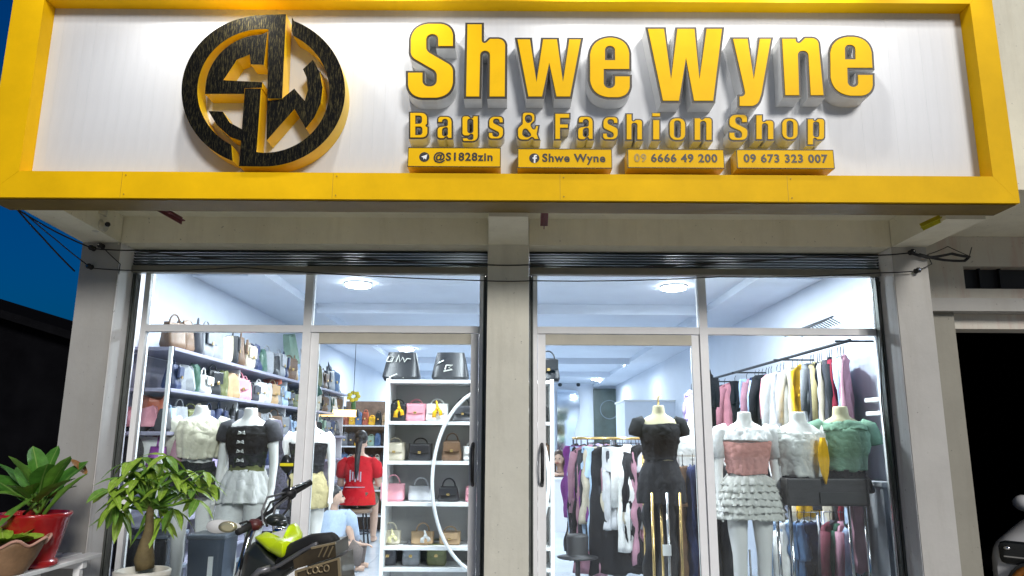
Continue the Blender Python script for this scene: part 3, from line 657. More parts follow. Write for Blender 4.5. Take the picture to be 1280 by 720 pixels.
# ---- white display cabinet behind the middle pillar
CY0 = 6.0
cx0, cx1 = at(478, 600, CY0).x, at(693, 600, CY0).x
cab = thing('bag_cabinet', 'tall white open cabinet of small handbags behind the middle pillar', 'cabinet', ((cx0 + cx1) / 2, CY0, FL))
shz = [at(585, v, CY0).z for v in (475, 527, 577, 629, 684)] + [.45, .16]
B('side_panel', M_shelfw, cab, (cx0, cx0 + .03, CY0, CY0 + .34, FL, shz[0] + .01)); B('side_panel', M_shelfw, cab, (cx1 - .03, cx1, CY0, CY0 + .34, FL, shz[0] + .01))
xm = at(597, 600, CY0).x
B('divider', M_shelfw, cab, (xm, xm + .03, CY0 + .002, CY0 + .34, FL, shz[0] - .026))
B('back_panel', M_cabback, cab, (cx0 + .03, cx1 - .03, CY0 + .34, CY0 + .355, FL, shz[0]))
for z in shz: B('shelf', M_shelfw, cab, (cx0 + .031, xm - .001, CY0 + .003, CY0 + .338, z - .026, z)); B('shelf', M_shelfw, cab, (xm + .031, cx1 - .031, CY0 + .003, CY0 + .338, z - .026, z))
rc = at(613, 600, CY0 - .02); rxx = (at(686, 600, CY0).x - at(541, 600, CY0).x) / 2; rzz = (at(613, 484, CY0).z - at(613, 718, CY0).z) / 2
MB().tube([(rc.x + rxx * math.cos(a), CY0 - .02, rc.z + rzz * math.sin(a)) for a in [2 * math.pi * k / 64 for k in range(64)]], .014, 8, closed=True).build('ring_trim', M_shelfw, cab, True, world=True)
def cabbag(px, pw, row, ph, c, st, lab, acc=None):
    z = shz[row]; a = at(px, 600, CY0 + .13); s = 5.9 / 907
    t = bag((a.x, CY0 + .15, z + .001), pw * s, ph * s, .13, c, lab, 'bags in the white cabinet', st)
    if acc and random.random() < .6:
        u = ph * s; dx = random.uniform(-.03, .03)
        MB().tube([(dx, -.07, u * 1.15), (dx + .012, -.085, u * .8)], [.006, .010], 6).ball((dx + .012, -.088, u * .72), .016, n=8).tube([(dx + .012, -.088, u * .7), (dx - .012, -.092, u * .5), (dx - .014, -.086, u * .22)], [.008, .016, .019], 7, flat=.4).tube([(dx + .012, -.088, u * .7), (dx + .035, -.092, u * .55), (dx + .04, -.084, u * .34)], [.008, .014, .016], 7, flat=.4).build('scarf', fab(PAL[acc]), t, True)
    return t
tp = []
for px, lab in ((502, 'large black slouchy tote with pale script print on top of the cabinet, left'), (563, 'large black slouchy tote with a small white emblem on top of the cabinet, right')):
    a = at(px, 470, CY0 + .16); t = bag((a.x, CY0 + .17, shz[0] + .001), .315, .235, .22, 'black', lab, 'bags on top of the cabinet', 'trap'); tp.append(t)
    for ch in KIDS(t):
        if ch.name.split('.')[0] in ('handle', 'flap', 'clasp'): bpy.data.objects.remove(ch)
    mk = MB()
    if px == 502:
        for seq in ([(-.12, .16), (-.10, .20), (-.06, .19), (-.075, .15), (-.12, .155)], [(-.04, .15), (-.02, .21), (-.01, .15), (.015, .19), (.03, .15), (.05, .18), (.08, .175)], [(-.09, .02), (-.03, .05), (.03, .02)]):
            mk.tube([(x, -.088 + z * .12 - .01, z) for x, z in seq], .005, 5)
    else:
        for seq in ([(-.04, .09), (-.03, .125), (.02, .125), (-.01, .105), (.02, .09), (-.05, .075)],): mk.tube([(x, -.10 + z * .12, z) for x, z in seq], .006, 5)
        MB().tube([(-.115, -.07, .13), (-.055, -.085, .165)], .006, 5).build('strap_buckle', M_chrome, t, True)
    mk.build('print', mat('print_silver', (.65, .65, .6), .4, .2), t)
a = at(682, 470, CY0 + .16); bag((a.x + .02, CY0 + .17, shz[0] + .001), .2, .19, .2, 'black', 'black bag on the cabinet end seen through the right door', 'bags on top of the cabinet', 'trap')
for args in ((494, 25, 1, 22, 'black', 'box', 'black box bag with a yellow tag, first shelf, far left', 'yellow'), (517, 26, 1, 22, 'pink', 'box', 'dusty pink box bag with yellow scarf, first shelf', 'yellow'), (544, 28, 1, 22, 'white', 'box', 'white box bag with yellow scarf, first shelf', 'yellow'), (577, 28, 1, 20, 'charcoal', 'trap', 'charcoal bag at the right of the first shelf behind the ring'),
    (492, 26, 2, 22, 'beige', 'box', 'beige clutch bag, second shelf, far left'), (524, 30, 2, 21, 'black', 'box', 'black clutch bag, second shelf'), (564, 26, 2, 25, 'brown', 'trap', 'brown round handled bag with yellow scarf, second shelf', 'yellow'), (588, 20, 2, 18, 'white', 'box', 'white and black bag, second shelf, far right'),
    (491, 30, 3, 21, 'pink', 'tote', 'pink handbag with tall handle and scarf, third shelf', 'pale yellow'), (526, 30, 3, 18, 'pale grey', 'tote', 'pale handbag with red bow, third shelf', 'pink'), (561, 28, 3, 18, 'black', 'trap', 'black handbag with a yellow bow, third shelf', 'yellow'), (590, 16, 3, 18, 'pink', 'box', 'small pink bag at the right end of the third shelf'),
    (490, 26, 4, 16, 'cream', 'tote', 'cream woven handbag, fourth shelf, left', 'pale yellow'), (530, 28, 4, 15, 'tan', 'tote', 'tan basket handbag with white handle, fourth shelf', 'white'), (564, 26, 4, 15, 'tan', 'box', 'tan handbag with brown handle, fourth shelf, right'),
    (489, 20, 5, 24, 'charcoal', 'box', 'dark bag, fifth shelf, left'), (517, 22, 5, 24, 'grey', 'box', 'grey bag, fifth shelf, centre'), (548, 24, 5, 25, 'olive', 'box', 'olive bag, fifth shelf, right'),
    (680, 12, 1, 18, 'black', 'box', 'black bag on the first cabinet shelf seen through the right door'), (681, 12, 2, 20, 'brown', 'box', 'brown bag on the second cabinet shelf seen through the right door'), (680, 12, 3, 20, 'charcoal', 'box', 'charcoal bag on the third cabinet shelf seen through the right door')):
    cabbag(*args)

# ---- hanging clothes
def garment(p, kind, w, h, c, lab, group, rotz=0, cat=None, pat=None, hook=True):
    """a garment on its hanger; p is the point on the rod"""
    t = thing('hanging_' + kind, lab, cat or kind, p, group, rotz)
    m = fab(PAL[c] if isinstance(c, str) else c); ph = random.random() * 6; k1 = random.choice((3, 4, 5))
    drop = .075
    def sheet(x0, x1, zt, zb, th, flare, shoulder):
        rr = []; N = 24
        for i in range(N):
            v = i / (N - 1); z = zt - (zt - zb) * v
            cxm = (x0 + x1) / 2; hw = (x1 - x0) / 2 * (1 + flare * v)
            if shoulder: hw *= (.30, .80, .97)[i] if i < 3 else 1
            if shoulder and i <= 2: z = zt - .025 * i
            ring = []
            for q in range(36):
                a = 2 * math.pi * q / 36; cx, cy = math.cos(a), math.sin(a)
                x = cxm + hw * math.copysign(abs(cx) ** .7, cx) + .006 * math.sin(7 * v + ph)
                y = th * math.copysign(abs(cy) ** .8, cy) * (.5 + .7 * v) + v ** .6 * .022 * math.sin(k1 * math.pi * (x - cxm) / hw + ph + 1.2 * v)
                ring.append((x, y, z + .006 * math.sin(5 * a + ph) * v))
            rr.append(ring)
        return MB().rings(rr)
    if kind == 'trousers':
        crumple(sheet(-w / 2, w / 2, -drop, -drop - h * .3, .03, 0, False).build('waist', m, t, True))
        a = sheet(-w / 2, -.005, -drop - h * .28, -drop - h, .028, -.1, False); crumple(a.build('leg', m, t, True), .01)
        crumple(sheet(.005, w / 2, -drop - h * .28, -drop - h, .028, -.1, False).build('leg', m, t, True), .01)
    else:
        crumple(sheet(-w / 2, w / 2, -drop + .01, -drop - h, .03, {'dress': .15, 'skirt': .25}.get(kind, 0), True).build('body', m, t, True), .016, 16, 1, .3)
        if kind in ('shirt', 'jacket'):
            for s in (-1, 1):
                MB().tube([(s * w * .40, 0, -drop - .05), (s * w * .52, 0, -drop - .2), (s * w * .54, .01, -drop - .2 - h * .35)], [.05, .045, .036], 10, flat=.6).build('sleeve', m, t, True)
    if pat:
        mb = MB()
        for q in range(14):
            x = random.uniform(-w * .42, w * .42); z = -drop - .08 - random.random() * h * .45
            mb.ball((x, -.036, z), .018, .012, .018, n=6)
        o = mb.build('frill', fab(PAL[pat]), t, True); o['kind'] = 'stuff'
    if hook:
        MB().tube([(0, 0, -.06), (0, 0, -.015), (.012, 0, .008), (0, 0, .018), (-.012, 0, .008)], .003, 5).tube([(-w * .38, 0, -.105), (0, 0, -.06), (w * .38, 0, -.105)], .005, 5).build('hanger', M_dark, t)
    return t
RZ = 2.09
rail = thing('wall_rail', 'long dark rail of hanging clothes along the right wall', 'clothes rail', (2.2, 4.95, RZ))
MB().tube([(2.28, 4.95, RZ), (2.2, 8.6, RZ)], .012, 8).build('rod', M_dark, rail, True, world=True)
for y in (5.0, 6.2, 7.4, 8.55):
    MB().tube([(2.538, y, RZ + .0), (2.2, y, RZ + .0)], .008, 6).build('bracket_arm', M_dark, rail, True, world=True)
for k in range(16): MB().tube([(2.13, 5.05 + k * .045, RZ + .13), (2.2, 5.05 + k * .045, RZ + .17), (2.27, 5.05 + k * .045, RZ + .13)], .004, 5).build('hook', M_dark, rail, True, world=True)
MB().tube([(2.2, 5.0, RZ + .17), (2.2, 5.8, RZ + .17)], .006, 6).build('hook_bar', M_dark, rail, True, world=True)
# (photo column, top row offset, width, length, colour, kind)
wallc = [(1092, 'mauve', 'dress', .34, 1.25), (1082, 'light blue', 'dress', .26, 1.1), (1071, 'dark red', 'dress', .30, 1.35), (1063, 'charcoal', 'dress', .28, 1.3), (1053, 'beige', 'dress', .34, 1.2), (1046, 'black', 'trousers', .22, .62),
         (1040, 'khaki', 'shirt', .28, .6), (1034, 'grey', 'shirt', .22, .4), (1020, 'yellow', 'dress', .34, 1.02), (1004, 'white', 'shirt', .40, .62), (990, 'pale grey', 'dress', .38, .8), (979, 'pink', 'shirt', .26, .5),
         (970, 'black', 'shirt', .36, .74), (962, 'light blue', 'shirt', .30, .38), (956, 'navy', 'trousers', .26, .8), (945, 'light blue', 'trousers', .32, .78), (934, 'black', 'trousers', .36, .66), (919, 'pink', 'shirt', .34, .66), (906, 'black', 'trousers', .40, .70), (899, 'charcoal', 'dress', .32, .8)]
wx = []
for i, q in enumerate(wallc):
    wx.append(q)
    if i % 2 == 0 and i < 16 and i + 1 < len(wallc): wx.append(((q[0] + wallc[i + 1][0]) / 2, ['white', 'black', 'pale grey', 'charcoal', 'cream', 'white', 'black', 'mauve'][i // 2], ['dress', 'shirt'][(i // 2) % 2], .30, .9 + .05 * (i % 5)))
for i, (px, c, k, w_, l_) in enumerate(wx):
    # the garment whose street-side face starts at this column hangs at this distance
    Y = 2.2 * 925 / (px - 640) / .985; Y = 5.22 + (Y - 4.45) * .90
    x = at(px, 480, Y).x
    tag_ = garment((2.25, Y, RZ + .0), k, w_ * 1.1, l_ * 1.15, c, '%s %s, %s from the street on the right wall rail' % (c, k, ORD[i]), 'clothes hanging along the right wall', rotz=R(64 if Y < 5.9 else 40 if Y < 6.6 else 15), pat='yellow' if c == 'yellow' else None)
    tag_.location.x = min(2.40, max(2.05, x))
# narrow rack farther back in the middle: circular chrome rail with mixed clothes
def rack(x0, x1, y, z, m, lab, feet=True):
    t = thing('clothes_rack', lab, 'clothes rack', ((x0 + x1) / 2, y, FL))
    MB().tube([(x0, y, FL + .03), (x0, y, z), (x1, y, z), (x1, y, FL + .03)], .013, 8).build('frame', m, t, True, world=True)
    for x in (x0, x1): MB().tube([(x, y - .24, FL + .016), (x, y + .24, FL + .016)], .014, 8).build('foot', m, t, True, world=True)
    return t
rx0, rx1 = at(716, 560, 6.7).x, at(800, 560, 6.7).x; rzt = at(760, 548, 6.7).z
rc_ = Vector(((rx0 + rx1) / 2 + .08, 6.9, 0)); rr_ = .36
rt = thing('round_clothes_rack', 'round chrome rack of mixed clothes inside the right door', 'clothes rack', (rc_.x, rc_.y, FL))
MB().tube([(rc_.x + rr_ * math.cos(a), rc_.y + rr_ * math.sin(a), rzt) for a in [2 * math.pi * k / 36 for k in range(36)]], .012, 8, closed=True).build('ring', M_gold, rt, True, world=True)
MB().tube([(rc_.x, rc_.y, FL + .02), (rc_.x, rc_.y, rzt)], .02, 10).build('post', M_chrome, rt, True, world=True)
for a in (0, 1, 2, 3): MB().tube([(rc_.x, rc_.y, rzt), (rc_.x + rr_ * math.cos(a * math.pi / 2), rc_.y + rr_ * math.sin(a * math.pi / 2), rzt)], .008, 6).build('spoke', M_chrome, rt, True, world=True)
MB().lathe([(.26, FL + .001), (.25, FL + .02), (.03, FL + .035)], rc_.x, rc_.y, 28).build('base', M_chrome, rt, True, world=True)
rackc = ['charcoal', 'black', 'purple', 'light blue', 'mauve', 'charcoal', 'beige', 'black', 'pale grey', 'white', 'black', 'mauve', 'pink', 'mauve', 'black', 'pink', 'dark red', 'white', 'black', 'white', 'black', 'pink', 'lilac', 'black', 'grey', 'charcoal', 'black', 'beige']
for i, c in enumerate(rackc):
    a = math.pi + (i - .5) * 2 * math.pi / len(rackc)
    kd = ('shirt', 'dress', 'dress', 'trousers', 'shirt')[i % 5]
    garment((rc_.x + rr_ * math.cos(a), rc_.y + rr_ * math.sin(a), rzt), kd, random.uniform(.30, .40), random.uniform(.6, 1.0) if c not in ('black', 'mauve') else random.uniform(.9, 1.1), c, '%s %s, %s clockwise on the round rack' % (c, kd, ORD[i]), 'clothes on the round rack', rotz=a + R(90) + R(random.uniform(-10, 10)))
# gold rack with black skirts below the black top
g0, g1 = at(813, 600, 5.55).x, at(872, 600, 5.55).x; gz = at(840, 570, 5.55).z
gr = rack(g0 - .05, g1 + .16, 5.55, gz, M_gold, 'gold tube rack of black clothes behind the right door post')
for px, m_, nm in ((815, M_gold, 'gold_leg'), (850, M_gold, 'gold_leg'), (834, M_chrome, 'chrome_leg')):
    p = at(px, 620, 5.1); MB().tube([(p.x, 5.10, FL + .01), (p.x, 5.10, p.z + .02)], .0095, 8).build(nm, m_, gr, True, world=True)
p = at(834, 688, 5.07); B('card', M_frame, gr, (p.x - .028, p.x + .028, 5.07, 5.074, p.z - .035, p.z + .035))
for i, (c, l_, kd) in enumerate((('black', .95, 'dress'), ('charcoal', .85, 'trousers'), ('black', .9, 'dress'), ('brown', .9, 'trousers'), ('navy', .95, 'dress'), ('maroon', .92, 'trousers'), ('black', .8, 'dress'), ('black', .98, 'trousers'))):
    garment((g0 + .02 + i * .075, 5.58, gz), kd, .34, l_, c, '%s %s, %s from the left on the gold rack' % (c, kd, ORD[i]), 'clothes on the gold rack', rotz=R(68))
rb = at(735, 560, 7.9); rb2 = at(880, 560, 7.9)
rack(rb.x, rb2.x, 7.9, rb.z + .05, M_chrome, 'long chrome rack of dark and pink clothes behind the round rack')
for i, c in enumerate(['purple', 'black', 'white', 'pink', 'black', 'mauve', 'black', 'white', 'black', 'pink', 'black', 'dark red', 'mauve', 'black', 'white', 'black', 'pink', 'black']):
    kd = ('dress', 'shirt', 'trousers')[i % 3]
    garment((rb.x + .05 + (rb2.x - rb.x - .1) * i / 17, 7.9, rb.z + .05), kd, .34, random.uniform(.7, 1.15), c, '%s %s, %s from the left on the long rack at the back' % (c, kd, ORD[i]), 'clothes on the long back rack', rotz=R(random.uniform(35, 70)))
# lower racks under the dark shelf, right window
for px0, px1, yy, lab, items in ((962, 1022, 5.45, 'low chrome rack of folded jeans and pale shirts right of the ruffle skirt mannequin', [('light blue', 'shirt', .45), ('white', 'shirt', .42), ('light blue', 'shirt', .5), ('denim blue', 'trousers', .75), ('denim blue', 'trousers', .8), ('navy', 'trousers', .9)]),
                                 (1028, 1086, 5.35, 'low chrome rack of dark shirts under the dark shelf', [('maroon', 'shirt', .5), ('charcoal', 'shirt', .55), ('mauve', 'shirt', .5), ('dark green', 'shirt', .52), ('light blue', 'shirt', .45), ('black', 'trousers', .7), ('navy', 'trousers', .8)])):
    a, b = at(px0, 640, yy), at(px1, 640, yy)
    rack(a.x, b.x, yy, a.z, M_chrome, lab)
    for i, (c, kd, l_) in enumerate(items):
        garment((a.x + .05 + (b.x - a.x - .1) * i / (len(items) - 1), yy, a.z), kd, .26, l_, c, '%s %s, %s from the left on the %s' % (c, kd, ORD[i], 'rack of jeans' if px0 < 1000 else 'rack under the dark shelf'), 'clothes on the low racks', rotz=R(random.uniform(20, 62)))

# ---- mannequins
TOR = [(.80, .168, .112, 0), (.88, .176, .118, 0), (.96, .158, .108, 0), (1.06, .120, .088, 0), (1.14, .128, .092, -.004), (1.24, .152, .104, -.012), (1.32, .168, .100, -.008), (1.39, .165, .078, 0), (1.43, .110, .062, 0), (1.455, .058, .052, 0), (1.53, .050, .050, 0)]
def tor(z):
    for a, b in zip(TOR, TOR[1:]):
        if a[0] <= z <= b[0]:
            t = (z - a[0]) / (b[0] - a[0]); return [a[i] + (b[i] - a[i]) * t for i in (1, 2, 3)]
    return list((TOR[0] if z < TOR[0][0] else TOR[-1])[1:])
def ellipse(z, rx, ry, cy=0, n=36, fold=0, k=9, ph=0): return [((rx + fold * math.sin(k * a + ph)) * math.cos(a), cy + (ry + fold * math.sin(k * a + ph)) * math.sin(a), z) for a in [2 * math.pi * q / n for q in range(n)]]
_mm = {}
def manmesh(kind):
    if kind in _mm: return _mm[kind]
    mb = MB()
    lo = .80 if kind != 'bust' else .92
    mb.rings([ellipse(z, rx, ry, cy) for z, rx, ry, cy in TOR if z >= lo])
    for s in (-1, 1):
        if kind != 'bust':
            st = .03 * s if kind == 'full' else .0
            mb.tube([(s * .088, 0, .86), (s * .095, 0, .66), (s * .090, -.012, .47), (s * .088, .012, .32), (s * .085, .01, .10), (s * .085, -.0, .05)], [.088, .074, .055, .052, .034, .032], 14)
            mb.tube([(s * .085, .02, .035), (s * .09, -.06, .025), (s * .095, -.13, .02)], [.035, .036, .022], 10, flat=.7)
        if kind in ('full', 'walk'):
            mb.tube([(s * .150, 0, 1.40), (s * .195, 0, 1.34), (s * .215, .01, 1.1), (s * .225, -.02, .90), (s * .225, -.05, .84)], [.045, .046, .036, .026, .022], 12)
            mb.tube([(s * .225, -.05, .85), (s * .225, -.065, .78)], [.024, .030], 10, flat=.55)
            for q in range(4): mb.tube([(s * .225, -.045 - .016 * q, .785), (s * .223, -.05 - .017 * q, .74), (s * .215, -.055 - .015 * q, .70 + .01 * abs(q - 1.5))], [.011, .010, .008], 7)
            mb.tube([(s * .222, -.085, .83), (s * .215, -.11, .80), (s * .21, -.115, .77)], [.012, .011, .008], 7)
        else:
            mb.tube([(s * .150, 0, 1.40), (s * .172, 0, 1.36)], [.05, .045], 12)
    _mm[kind] = remesh(mb, .011, 4); return _mm[kind]
def mannequin(px, Y, kind, lab, rot=0, hs=1.0, stand=True, scarf=None, nz=None, ny=512, m=None):
    # neck top of the figure at photo row ny
    p = at(px, ny, Y); t = thing('mannequin', lab, 'mannequin', (p.x, Y, 0), 'headless white mannequins' if kind != 'bust' else 'bust forms on the dark shelf', rot)
    top = p.z; H = 1.53 * hs; zoff = top - H; t.location.z = zoff; wloc[t] = Vector((p.x, Y, zoff)); t.scale = (hs, hs, hs)
    me = manmesh(kind).copy(); mesh_obj('body', me, m or M_mann, t)
    if stand and kind != 'bust':
        zf = (FL - zoff) / hs
        if zf < .02:
            MB().lathe([(.18, zf + .002), (.18, .0), (.02, .002)], n=32).build('plinth', M_shelfw, t, 'auto')
            MB().tube([(.0, .06, .0), (.0, .06, .5)], .008, 8).build('support_rod', M_chrome, t)
    return t
def wear(t, name, z0, z1, c, off=.012, flare=0.0, fold=.004, k=11, open_=True, xs=1.0, n=22, m=None, lab=None):
    """a garment wrapped round the torso between heights z0 < z1; flare opens it downwards"""
    rr = []; ph = random.random() * 6
    for i in range(n):
        v = i / (n - 1); z = z1 + (z0 - z1) * v; rx, ry, cy = tor(z)
        if z < .88: rx, ry = .178, .118
        f = fold * (.25 + v)
        rr.append([((rx + off + flare * v + f * math.sin(k * a + ph + .8 * v)) * math.cos(a) * xs, cy + (ry + off + flare * v + f * math.sin(k * a + ph + .8 * v)) * math.sin(a), z + .006 * math.sin(3 * a + ph) * (1 if i in (0, n - 1) else 0)) for a in [2 * math.pi * q / 72 for q in range(72)]])
    inner = [[(x * .985, y * .985, z) for x, y, z in ring] for ring in rr[::-1]]
    o = MB().rings(rr + inner, closed=True).build(name, m or fab(PAL[c] if isinstance(c, str) else c), t, True)
    crumple(o, .007 if name not in ('belt', 'bow') else 0, 17, 1, 1.4 if name in ('corset', 'tank_top', 'top', 'tee_shirt', 'vest') else .5)
    if lab: o['label'] = lab
    return o
def sleeve(t, s, c, l=.16, r=.062, puff=1.0):
    MB().tube([(s * .135, 0, 1.40), (s * .185, 0, 1.375), (s * .212, 0, 1.30), (s * .220, 0, 1.385 - l)], [r * .8, r * puff, r * puff, r * .95], 14).build('sleeve', fab(PAL[c] if isinstance(c, str) else c), t, True)
def strap(t, s, c): MB().tube([(s * .10, -.085, 1.30), (s * .105, -.05, 1.405), (s * .105, .03, 1.425), (s * .10, .08, 1.33)], .009, 6, flat=.5).build('strap', fab(PAL[c]), t, True)
# M1 cream blouse, black mini skirt
t = mannequin(252, 5.15, 'full', 'white mannequin in cream puff blouse and black mini skirt, leftmost in the left window', R(14), ny=507, hs=.82)
wear(t, 'blouse', 1.10, 1.405, (.68, .64, .50), .024, .012, .007, 13); [sleeve(t, s, (.70, .68, .58), .26, .066, 1.12) for s in (-1, 1)]
wear(t, 'mini_skirt', .80, 1.07, 'black', .014, .035, .003)
# M2 black vest with bows and white shorts
t = mannequin(314, 5.12, 'full', 'white mannequin in black vest with white bows and loose white shorts', R(-6), ny=510, hs=.85)
wear(t, 'vest', 1.07, 1.385, 'black', .016, 0, .003); [sleeve(t, s, 'charcoal', .12, .062, 1.05) for s in (-1, 1)]
for z in (1.33, 1.26, 1.19, 1.12):
    mb = MB(); yy = -(tor(z)[1] + .032) + tor(z)[2]
    for s in (-1, 1): mb.tube([(0, yy, z), (s * .022, yy - .004, z + .012), (s * .030, yy - .003, z - .008), (0, yy, z)], .006, 6)
    mb.build('bow', fab((.75, .75, .72)), t, True)
wear(t, 'belt', 1.035, 1.08, 'olive', .017, 0, 0)
wear(t, 'shorts_top', .80, 1.045, 'white', .018, .025, .010, 12)
for s in (-1, 1): MB().tube([(s * .095, 0, .86), (s * .115, 0, .76), (s * .125, 0, .63)], [.100, .108, .112], 22, caps=False).build('shorts_leg', fab(PAL['white']), t, True)
# patterned scarf hanging beside it
t = thing('hanging_scarf', 'black and lilac patterned long scarf hanging between two mannequins in the left window', 'scarf', at(346, 590, 5.3))
p0 = wloc[t]; mb = MB(); rr = []
for i in range(14):
    q = at(341 + i * .9, 525 + i * 8.5, 5.3); rr.append([(q.x + .055 * math.cos(a) + .008 * math.sin(i * 1.3), q.y + .02 * math.sin(a) + .01 * math.sin(3 * a + i), q.z) for a in [2 * math.pi * k / 16 for k in range(16)]])
m_scarf = mat('lace_pattern', (.10, .09, .13), .8, 0, .9, 55)
mb.rings(rr).build('cloth', m_scarf, t, True, world=True)
# M3 black tank top, khaki skirt
t = mannequin(388, 5.75, 'full', 'white mannequin in black tank top and khaki mini skirt behind the left door', R(8), ny=524, hs=.82)
wear(t, 'tank_top', 1.04, 1.31, 'black', .014, 0, .003); [strap(t, s, 'black') for s in (-1, 1)]
wear(t, 'khaki_skirt', .74, 1.05, 'khaki', .014, .02, .004)
# M4 black off-shoulder top, cream neck, on the gold rack
M_cream = mat('form_cream_cloth', (.62, .56, .36), .8, 0, .06)
t = mannequin(823, 5.3, 'bust', 'cream dress form in black off shoulder top and short black skirt inside the right door', R(4), ny=507, hs=.80, m=M_cream)
t['group'] = 'dressed forms'
wear(t, 'top', 1.06, 1.37, 'black', .020, 0, .004); [sleeve(t, s, 'black', .12, .055, 1.2) for s in (-1, 1)]
wear(t, 'skirt', .70, 1.06, 'black', .014, .02, .006)
MB().tube([(0, 0, 1.52), (0, 0, 1.60), (.02, 0, 1.62)], .008, 6).build('neck_hook', M_gold, t, True)
MB().tube([(0, .02, .80), (0, .02, FL - t.location.z + .01)], .012, 8).build('stand_pole', M_gold, t, True)
# M5 white top black skirt behind the post
t = mannequin(868, 5.85, 'full', 'white mannequin in white top and long black skirt behind the right door post', R(-10), ny=518, hs=.9)
wear(t, 'top', 1.05, 1.40, 'white', .014, 0, .003); wear(t, 'skirt', .55, 1.06, 'black', .016, .045, .006)
# M6 pink corset, white ruffle skirt
t = mannequin(930, 5.02, 'full', 'white mannequin in pink corset, white blouse and ruffled mini skirt', R(-3), ny=515, hs=.86)
wear(t, 'blouse', 1.31, 1.405, (.74, .73, .72), .026, .012, .006, 15); [sleeve(t, s, (.74, .73, .72), .2, .062, 1.1) for s in (-1, 1)]
wear(t, 'corset', 1.06, 1.30, (.72, .36, .32), .034, -.012, .006, 17)
for k, (z, f) in enumerate(((1.05, .015), (1.00, .03), (.95, .04), (.90, .05), (.85, .055), (.80, .06))): wear(t, 'ruffle', z - .065, z, (.70, .69, .64), .018 + f * .6, .028, .016, 19 + k * 3, n=5)
# dark shelf with two busts
bz = at(1035, 598, 4.9).z
t = thing('dark_display_shelf', 'long dark grey display shelf with two dressed busts in the right window', 'display shelf', (at(1035, 600, 5.05).x, 5.05, FL))
a, b = at(984, 600, 4.86).x, at(1086, 600, 4.86).x
B('top', mat('shelf_dark_wood', (.045, .042, .045), .3, 0, .4, 6, stretch=(1, 6, 6)), t, (a, b, 4.86, 5.18, bz - .17, bz), bev=.008)
B('drawer_front', M_black, t, (a + .2, b - .01, 4.848, 4.858, bz - .155, bz - .085))
for x in (a + .02, b - .02):
    for y in (4.90, 5.14): MB().tube([(x, y, FL), (x, y, bz - .171)], .012, 8).build('leg', M_chrome, t, True, world=True)
for px, c, nm, lab, nyy in ((997, (.70, .70, .66), 'tank_top', 'white bust in a white tank top on the dark shelf', 515), (1050, 'sage green', 'tee_shirt', 'cream bust in a draped sage green top on the dark shelf, by the window edge', 508)):
    t = mannequin(px, 5.0, 'bust', lab, R(-6), ny=nyy, hs=.92, m=M_mann if px < 1000 else M_cream)
    wear(t, nm, 1.08, 1.385, c, .018, 0, .006, 7)
    if px > 1000: [sleeve(t, s, c, .13, .058, 1.1) for s in (-1, 1)]; wear(t, 'cowl', 1.36, 1.42, c, .016, .01, .008, 5, n=4)
    else: [sleeve(t, s, c, .10, .055, 1.0) for s in (-1, 1)]
    wear(t, 'waistband', .93, 1.08, 'black', .014, .01, .002)
    MB().tube([(0, 0, .95), (0, 0, (bz - t.location.z) / .92)], .015, 8).build('stand_pole', M_chrome, t)
p = at(1030, 575, 4.84)
t = thing('hanging_scarf', 'yellow pointed scarf end hanging between the two busts', 'scarf', p)
MB().rings([[(w_ * math.cos(a), .012 * math.sin(a) + .004 * math.sin(4 * a), z) for a in [2 * math.pi * k / 16 for k in range(16)]] for z, w_ in ((.14, .015), (.08, .03), (0, .036), (-.08, .024), (-.15, .003))]).build('cloth', fab(PAL['yellow']), t, True)

# ---- people
def hand(mb, w, d, s=1.0, side=1):
    """palm from wrist w along direction d, four curled fingers and a thumb"""
    w = Vector(w); d = Vector(d).normalized(); x = Vector((1, 0, 0)); x = (x - d * x.dot(d)).normalized() * s; n = d.cross(x)
    mb.tube([w - d * .01, w + d * .04, w + d * .085], [.024, .034, .032], 10, flat=.5)
    for q in range(4):
        b = w + d * .08 + x * (-.026 + .0175 * q); L = (.062, .074, .070, .056)[q]
        mb.tube([b, b + d * L * .5 + n * .006, b + d * L * .85 + n * .022, b + d * L * .95 + n * .035], [.0095, .009, .0085, .007], 7)
    b = w + d * .025 + x * -.03 * side; mb.tube([b, b + d * .03 - x * .022 * side, b + d * .06 - x * .022 * side + n * .014], [.012, .011, .008], 7)
def head(mb, c, face):
    c = Vector(c); f = Vector(face).normalized(); r_ = Vector((0, 0, 1)).cross(f).normalized()
    mb.ball(c, .076, .090, .108, n=18); mb.tube([c - Vector((0, 0, .07)), c + f * .03 - Vector((0, 0, .095))], [.06, .042], 12)
    mb.tube([c + f * .085 + Vector((0, 0, .012)), c + f * .108 - Vector((0, 0, .022))], [.009, .015], 8)
    for s in (-1, 1):
        mb.ball(c + r_ * s * .078 - Vector((0, 0, .005)), .012, .018, .03, n=8); mb.ball(c + f * .075 + r_ * s * .035 - Vector((0, 0, .04)), .03, .03, .03, n=8)
def face_bits(t, c, face):
    c = Vector(c); f = Vector(face).normalized(); r_ = Vector((0, 0, 1)).cross(f).normalized()
    for s in (-1, 1): MB().ball(c + f * .084 + r_ * s * .031 + Vector((0, 0, .012)), .011, .011, .008, n=8).build('eye', M_hair, t, True)
    MB().ball(c + f * .093 - Vector((0, 0, .052)), .022, .012, .008, n=8).build('mouth', mat('lips', (.45, .10, .10), .4), t, True)
